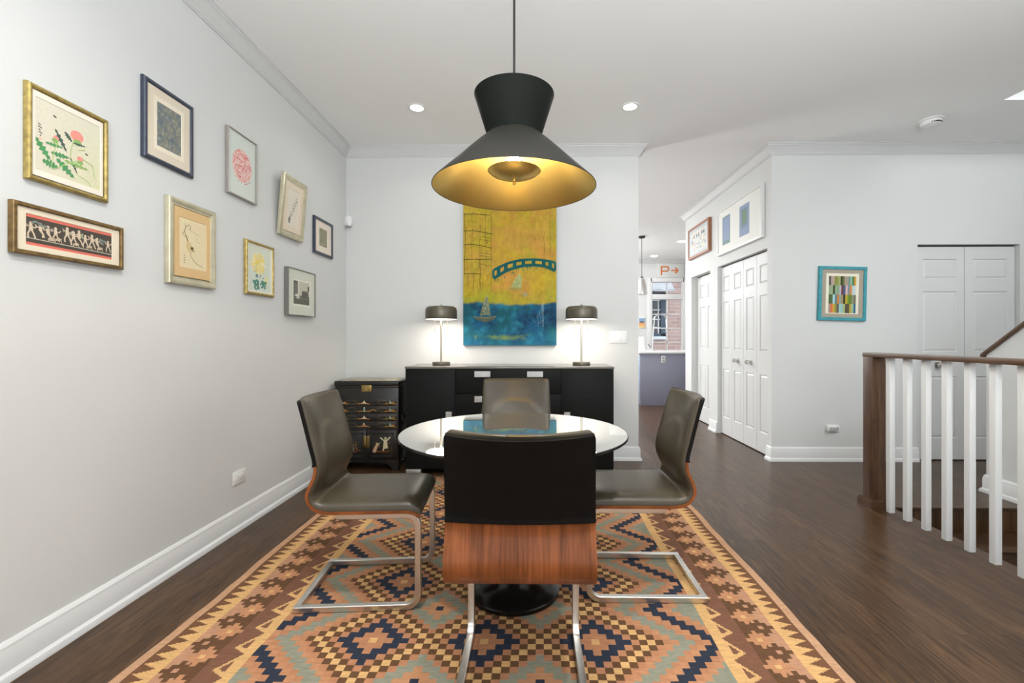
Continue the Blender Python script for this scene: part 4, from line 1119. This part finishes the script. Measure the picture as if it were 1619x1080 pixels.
for a, b, hx in ((SX0 + .002, DXa - .003, -.727), (DXb + .003, SX1 - .002, .288)):
    bm = B(); box(bm, a, b, SY0, SY0 + .0195, .05, SZ - .022, .0015); d = obj('door', bm, BLACKLAM, sb); pull(d, hx, .475, .050, .135)
for k in range(4):
    z1 = SZ - .022 - k * .2155; z0 = z1 - .2125
    bm = B(); box(bm, DXa, DXb, SY0, SY0 + .0195, z0, z1, .0015); d = obj('drawer', bm, BLACKLAM, sb)
    for hx in (-.438, .013): pull(d, hx, z1 - .042, .135, .052)
for x in (SX0 + .06, SX1 - .06, -.2):
    for y in (SY0 + .03, SY1 - .05):
        bm = B(); box(bm, x - .055, x + .075, y - .03, y + .03, 0, .045, .003); obj('foot', bm, ALU, sb)

# ------------------------------------------------------------------ table lamps on the sideboard
BULBG = emit('lamp_diffuser_glow', (1.0, .90, .76), 7.0)
lp = thing('table_lamp', 'tmp', 'lamp', (0, 0, 0))
bm = B(); lathe(bm, [(0, 0), (.078, 0), (.080, .003), (.080, .026), (.077, .030), (0, .030)], 48); obj('base', bm, BRONZE, lp)
bm = B(); lathe(bm, [(0, .030), (.0085, .030), (.0085, .47), (0, .47)], 20); obj('stem', bm, CHAMP, lp)
bm = B(); lathe(bm, [(0, .535), (.085, .535), (.118, .532), (.134, .522), (.141, .505), (.143, .48), (.143, .428), (.139, .417), (.136, .419), (.139, .430), (.139, .48), (.136, .505), (.12, .522), (.0, .528)], 64); obj('shade', bm, BRONZE, lp)
bm = B(); lathe(bm, [(0, .534), (.006, .534), (.006, .544), (.0085, .548), (.004, .553), (0, .553)], 16); obj('finial', bm, CHAMP, lp)
bm = B(); lathe(bm, [(.0086, .4165), (.1355, .4165), (.1355, .421), (.0086, .421)], 48, closed=True); obj('diffuser', bm, BULBG, lp)
for sx in (-.058, .058):
    bm = B(); tube(bm, [(sx, 0, .42), (sx, 0, .345)], .0012, 6); tube(bm, [(sx, 0, .346), (sx, 0, .306)], [.003, .0035], 8); obj('pull_chain', bm, CHAMP, lp)
LAMPS = [(-.840, 4.16), (.434, 4.16)]
lp.location = (*LAMPS[0], SZ + .0002); lp['label'] = 'lit bronze table lamp on the sideboard, on the lacquered chest side'; lp['group'] = 'pair of table lamps on the sideboard'
dup(lp, (*LAMPS[1], SZ + .0002), 0, 'lit bronze table lamp on the sideboard, beside the light switch')

# ------------------------------------------------------------------ black lacquered chest
CX, CY = -1.4815, 4.05     # centre of the front face
jc = thing('lacquer_chest', 'black lacquered jewellery chest with gold inlay beside the sideboard', 'chest', (CX, CY, 0))
hw = .283; dp = .335
bm = B(); box(bm, -hw, hw, 0, dp, .085, .735, .004); obj('body', bm, LACQ, jc)
bm = B(); box(bm, -hw - .008, hw + .008, -.010, dp + .006, .752, .795, .012, 3); box(bm, -hw, hw, -.002, dp, .735, .753, .003); ld = obj('lid', bm, LACQ, jc)
A = Art(); A.base(-hw + .03, hw - .03, 0, dp - .05, blot(C(110, 100, 78), C(180, 170, 142), C(214, 206, 180), 9, 4.4), 30, 18)
o = A.put('lid_inlay', INLAY, ld, (0, .025, .7955)); o.rotation_euler = (-PI / 2, 0, 0); o.scale = (1, 1, -1) if False else (1, 1, 1)
o.rotation_euler = (PI / 2, 0, 0); o.location = (0, dp - .028, .7955)
o.rotation_euler = (-PI / 2, 0, 0); o.location = (0, .025, .7957)
GD, IV, JD, CO, RING = C(178, 128, 52), C(206, 196, 160), C(128, 146, 128), C(176, 122, 88), C(112, 100, 70)
def scene_inlay(A, u, v, kind):
    A.stroke([(u - .055, v - .016), (u - .01, v - .012), (u + .05, v - .017)], .006, jag(GD, .2)); A.stroke([(u - .045, v - .010), (u + .03, v - .011)], .003, jag(GD, .3))
    if kind == 0: A.poly([(u - .03, v - .012), (u + .03, v - .012), (u + .012, v - .004), (u, v + .016), (u - .012, v - .002)], IV)
    elif kind == 1: A.poly([(u - .012, v - .018), (u + .012, v - .018), (u + .006, v + .012), (u - .006, v + .012)], JD); A.ell(u, v + .018, .006, .007, IV, 10)
    elif kind == 2: A.poly([(u - .03, v - .014), (u + .035, v - .014), (u + .01, v + .002), (u - .004, v + .020), (u - .012, v + .004)], CO); A.ell(u - .003, v + .012, .006, .008, IV, 8)
    else: A.poly([(u - .014, v - .014), (u + .02, v - .014), (u + .004, v + .004)], JD); A.poly([(u - .012, v - .004), (u - .002, v - .004), (u - .006, v + .020)], IV); A.ell(u + .024, v - .002, .010, .006, GD, 8)
for k in range(4):
    z1 = .640 - k * .0675; z0 = z1 - .064
    bm = B(); box(bm, -hw + .012, hw - .018, -.0045, .004, z0, z1, .002); d = obj('drawer', bm, LACQ, jc)
    A = Art(); vc = (z0 + z1) / 2
    A.ring(.140, vc, .042, .020, .0025, RING); scene_inlay(A, .216, vc, 3); A.put('inlay', INLAY, d, (0, -.0047, 0))
    A = Art(); A.ring(-.132, vc, .042, .020, .0025, RING); scene_inlay(A, -.215, vc, 3); scene_inlay(A, -.020, vc, (0, 1, 0, 2)[k]); A.stroke([(-.092, vc - .014), (-.06, vc - .014)], .003, GD)
    if k == 1: A.stroke([(.02, vc - .012), (.06, vc + .002), (.09, vc - .012)], .006, GD)
    A.put('inlay', INLAY, d, (0, -.0047, 0))
for sx in (-1, 1):
    bm = B(); a, b = (.004, hw - .016) if sx > 0 else (-hw + .016, -.004)
    box(bm, a, b, -.006, .004, .100, .358, .002)
    for q in ((a + .022, a + .036, .122, .338), (b - .036, b - .022, .122, .338), (a + .022, b - .022, .122, .134), (a + .022, b - .022, .326, .338)): box(bm, q[0], q[1], -.012, -.005, q[2], q[3], .002)
    d = obj('door', bm, LACQ, jc); A = Art(); m = (a + b) / 2
    A.stroke([(m - .075, .165), (m - .02, .172), (m + .05, .168)], .004, jag(GD, .3))
    for k in range(16): u, v = m + U(-.075, .085), U(.172, .25); A.stroke([(u, v), (u + U(-.02, .02), v + U(-.006, .012))], .004, jag(GD, .35))
    if sx > 0:
        A.poly([(m + .012, .195), (m + .056, .200), (m + .046, .275), (m + .02, .275)], IV); A.ell(m + .034, .288, .010, .012, IV, 10); A.stroke([(m + .02, .268), (m - .012, .295)], .012, IV); A.stroke([(m + .046, .268), (m + .076, .300)], .012, IV); A.stroke([(m + .02, .2), (m + .012, .18)], .014, IV)
        A.poly([(m - .082, .168), (m - .055, .160), (m - .030, .225), (m - .055, .23)], C(192, 160, 130)); A.ell(m - .04, .238, .008, .010, IV, 8); A.stroke([(m - .036, .225), (m - .02, .245)], .008, IV)
    else:
        A.poly([(m - .012, .180), (m + .028, .180), (m + .02, .215), (m - .002, .215)], JD); A.poly([(m - .002, .215), (m + .02, .215), (m + .014, .245), (m + .002, .245)], IV); A.ell(m + .008, .254, .008, .010, IV, 8); A.stroke([(m + .02, .23), (m + .05, .226)], .006, GD)
    A.put('inlay', INLAY, d, (0, -.0062, 0))
    bm = B(); box(bm, sx * .016 - .012, sx * .016 + .012, -.0095, -.005, .205, .310, .003)
    for k in range(4): lathe(bm, [(0, 0), (.004, 0), (.004, .0001), (0, .0001)], 6, 5, 5) if False else box(bm, sx * .016 - .014, sx * .016 + .014, -.0095, -.0055, .213 + k * .025, .228 + k * .025, .004)
    obj('hinge_plate', bm, BRASS, d)
bm = B(); box(bm, -.044, .046, -.0085, -.0015, .700, .768, .003)
for k in range(16):
    pass
prism(bm, [(.001 + .026 * math.cos(2 * PI * k / 20), .728 + .024 * math.sin(2 * PI * k / 20)) for k in range(20)], 'y', -.016, -.008); box(bm, -.004, .006, -.020, -.015, .718, .738, .002)
obj('lock_plate', bm, BRASS, jc)
bm = B()
prism(bm, [(-hw, 0), (-hw + .055, 0), (-hw + .065, .035), (-hw + .10, .058), (-hw + .15, .075), (hw - .15, .075), (hw - .10, .058), (hw - .065, .035), (hw - .055, 0), (hw, 0), (hw, .09), (-hw, .09)], 'y', -.004, .03)
prism(bm, [(0, 0), (.05, 0), (.06, .04), (.10, .07), (dp - .10, .07), (dp - .06, .04), (dp - .05, 0), (dp, 0), (dp, .09), (0, .09)], 'x', hw - .03, hw - .0005); prism(bm, [(0, 0), (.05, 0), (.06, .04), (.10, .07), (dp - .10, .07), (dp - .06, .04), (dp - .05, 0), (dp, 0), (dp, .09), (0, .09)], 'x', -hw + .0005, -hw + .03)
obj('apron_legs', bm, LACQ, jc, smooth=20)
for sx in (-1, 1):
    bm = B(); x = sx * (hw + .010)
    tube(bm, [(x - sx * .01, dp / 2 - .055, .455), (x, dp / 2 - .057, .44), (x + sx * .006, dp / 2 - .04, .40), (x + sx * .006, dp / 2 + .04, .40), (x, dp / 2 + .057, .44), (x - sx * .01, dp / 2 + .055, .455)], .005, 8)
    box(bm, min(x - sx * .011, x - sx * .006), max(x - sx * .011, x - sx * .006), dp / 2 - .07, dp / 2 + .07, .43, .475, .001)
    obj('carry_handle', bm, DBRASS, jc)

# ------------------------------------------------------------------ pendant
pd = thing('pendant_lamp', 'large black hourglass pendant lamp with a gold inside over the table', 'pendant light', (TX, 2.187, 0))
zr, zw, zt = 1.892, 2.135, 2.335
bm = B()
lathe(bm, [(.129, zw + .004), (.138, zw - .004), (.154, zw - .018), (.184, zw - .044), (.387, zr + .003), (.388, zr), (.386, zr - .001), (.384, zr + .002)], 96)
ls = obj('lower_shade', bm, PBLACK, pd, smooth=50)
bm = B(); lathe(bm, [(.3865, zr + .0005), (.383, zr + .0015), (.182, zw - .048), (.150, zw - .022), (.122, zw - .004)], 96); obj('gold_lining', bm, PGOLD, ls, smooth=50)
bm = B(); lathe(bm, [(.128, zw + .004), (.190, zt - .002), (.190, zt), (.187, zt), (.1225, zw + .004)], 96, closed=True); obj('upper_shade', bm, mat('pendant_black_shaded', (.009, .0105, .009), .6, var=.08, spec=.04), pd, smooth=50)  # same paint as the lower shade, darkened for its weaker light
bm = B(); lathe(bm, [(0, 1.936), (.03, 1.938), (.075, 1.947), (.11, 1.961), (.127, 1.975), (.125, 1.977), (.108, 1.965), (.07, 1.952), (0, 1.942)], 64); ds = obj('reflector_bowl', bm, PGOLD, pd, smooth=60)
bm = B(); lathe(bm, [(0, 1.908), (.006, 1.909), (.009, 1.915), (.006, 1.921), (.004, 1.924), (.006, 1.938), (0, 1.938)], 18); obj('finial', bm, PGOLD, ds)
PB = emit('pendant_bulb_glow', (1.0, .87, .68), 620.0)
bm = B(); lathe(bm, [(0, 1.965), (.02, 1.967), (.034, 1.983), (.036, 2.005), (.028, 2.03), (.016, 2.05), (.016, 2.065), (0, 2.065)], 28); obj('bulb', bm, PB, pd)
bm = B(); lathe(bm, [(0, 2.065), (.022, 2.065), (.024, 2.095), (.082, 2.10), (.082, 2.104), (.024, 2.11), (.02, 2.15), (.006, 2.16), (.006, zt - .02), (0, zt - .02)], 32); obj('socket', bm, CORD, pd)  # wide disc added to hold back light rising through the neck
bm = B()
for k in range(3):
    a = 2 * PI * k / 3 + .5; tube(bm, [(.01 * math.cos(a), .01 * math.sin(a), 2.158), (.124 * math.cos(a), .124 * math.sin(a), zw + .004)], .003, 6)
    tube(bm, [(.018 * math.cos(a), .018 * math.sin(a), 2.09), (.10 * math.cos(a), .10 * math.sin(a), 1.962)], .002, 6)
obj('spider_bracket', bm, CORD, pd)
bm = B(); tube(bm, [(0, 0, 2.30), (0, 0, 3.0)], .0055, 10); obj('cord', bm, CORD, pd)
bm = B(); lathe(bm, [(0, 2.99), (.055, 2.99), (.065, 2.998), (.065, 3.0195), (0, 3.0195)], 32); obj('canopy', bm, PBLACK, pd)

# ------------------------------------------------------------------ light
def area(name, loc, target, sx, sy, power, col=(1, 1, 1), shape='RECTANGLE', spread=PI):
    l = bpy.data.lights.new(name, 'AREA'); l.shape = shape; l.size = sx; l.size_y = sy; l.energy = power; l.color = col; l.spread = spread
    o = bpy.data.objects.new(name, l); COL.objects.link(o); o.location = loc
    o.rotation_euler = (Vector(target) - Vector(loc)).to_track_quat('-Z', 'Y').to_euler(); return o
def point(name, loc, power, col, r=.03):
    l = bpy.data.lights.new(name, 'POINT'); l.energy = power; l.color = col; l.shadow_soft_size = r
    o = bpy.data.objects.new(name, l); COL.objects.link(o); o.location = loc; return o
NEU = (.925, .967, 1.0)
area('rear_fill_light', (.4, -3.7, 1.5), (.0, 4, 1.7), 4.2, 2.4, 42, NEU)  # added fill panel behind the camera, no window there
area('ceiling_bounce_fill_light', (.65, -.9, 1.9), (.7, .1, 3.3), 3.0, 2.2, 112, NEU, 'RECTANGLE', math.radians(150))  # added unseen panel aimed up, brightens the room off the ceiling
area('right_rear_fill_light', (4.3, -.6, 1.9), (2.9, 3.4, 3.0), 1.0, 1.4, 22, NEU)  # added unseen fill for the right wall and ceiling, no window there
for k, (x, y) in enumerate(((-.933, 3.65), (.768, 3.66), (-.55, .9), (.6, .9), (3.0, 2.2))):
    area('downlight_lamp_%d' % k, (x, y, ZC - .012), (x, y, 0), .10, .10, (2.6, 2.4, 17, 15, 8)[k], (1.0, .97, .92), 'DISK', math.radians(150))
for k, (x, y) in enumerate(LAMPS):
    area('table_lamp_light_%d' % k, (x, y, SZ + .414), (x, y, 0), .24, .24, 1.45, (1.0, .92, .82), 'DISK', math.radians(175))
area('closet_door_fill_light', (4.15, 1.3, 3.25), (4.1, 4.4, 1.3), .8, .8, 14, NEU, 'RECTANGLE', math.radians(120))  # added lamp in the stair opening to brighten the closet doors
area('kitchen_overhead_fill_light', (0.1, 8.2, 2.9), (0.6, 8.2, 0), 3.0, 3.6, 230, (.97, .985, 1.0))  # added large panel out of view, brightens kitchen and hall
area('kitchen_side_window_light', (-1.25, 5.95, 1.05), (2.3, 4.3, 2.4), .55, .55, 24, (1, 1, 1))
point('kitchen_far_fill_light', (.9, 9.4, 2.2), 55, (.97, .985, 1.0), .25)
sun = bpy.data.lights.new('daylight_sun', 'SUN'); sun.energy = 1.4; sun.angle = .3
so = bpy.data.objects.new('daylight_sun', sun); COL.objects.link(so); so.rotation_euler = (math.radians(38), 0, math.radians(-160 + 180))
w_ = bpy.data.worlds.new('World'); SC.world = w_; w_.use_nodes = True
bg = w_.node_tree.nodes['Background']; bg.inputs[0].default_value = (.82, .90, 1.0, 1); bg.inputs[1].default_value = 1.2

# ------------------------------------------------------------------ camera
cd = bpy.data.cameras.new('camera'); co = bpy.data.objects.new('camera', cd); COL.objects.link(co)
cd.sensor_width = 36; cd.lens = 725 / 1619 * 36; cd.shift_x = (809.5 - 831.9) / 1619; cd.shift_y = -(540 - 534.0) / 1619
cd.clip_start = .05; cd.clip_end = 60
co.location = (0, 0, 1.18); co.rotation_euler = (PI / 2, 0, .016)
SC.camera = co
SC.view_settings.view_transform = 'Standard'; SC.view_settings.look = 'None'; SC.view_settings.exposure = 0.48
SC.cycles.use_denoising = True; SC.cycles.max_bounces = 10; SC.cycles.diffuse_bounces = 6; SC.cycles.glossy_bounces = 5; SC.cycles.transparent_max_bounces = 8
SC.cycles.sample_clamp_indirect = 6.0
SC.cycles.caustics_reflective = False; SC.cycles.caustics_refractive = False
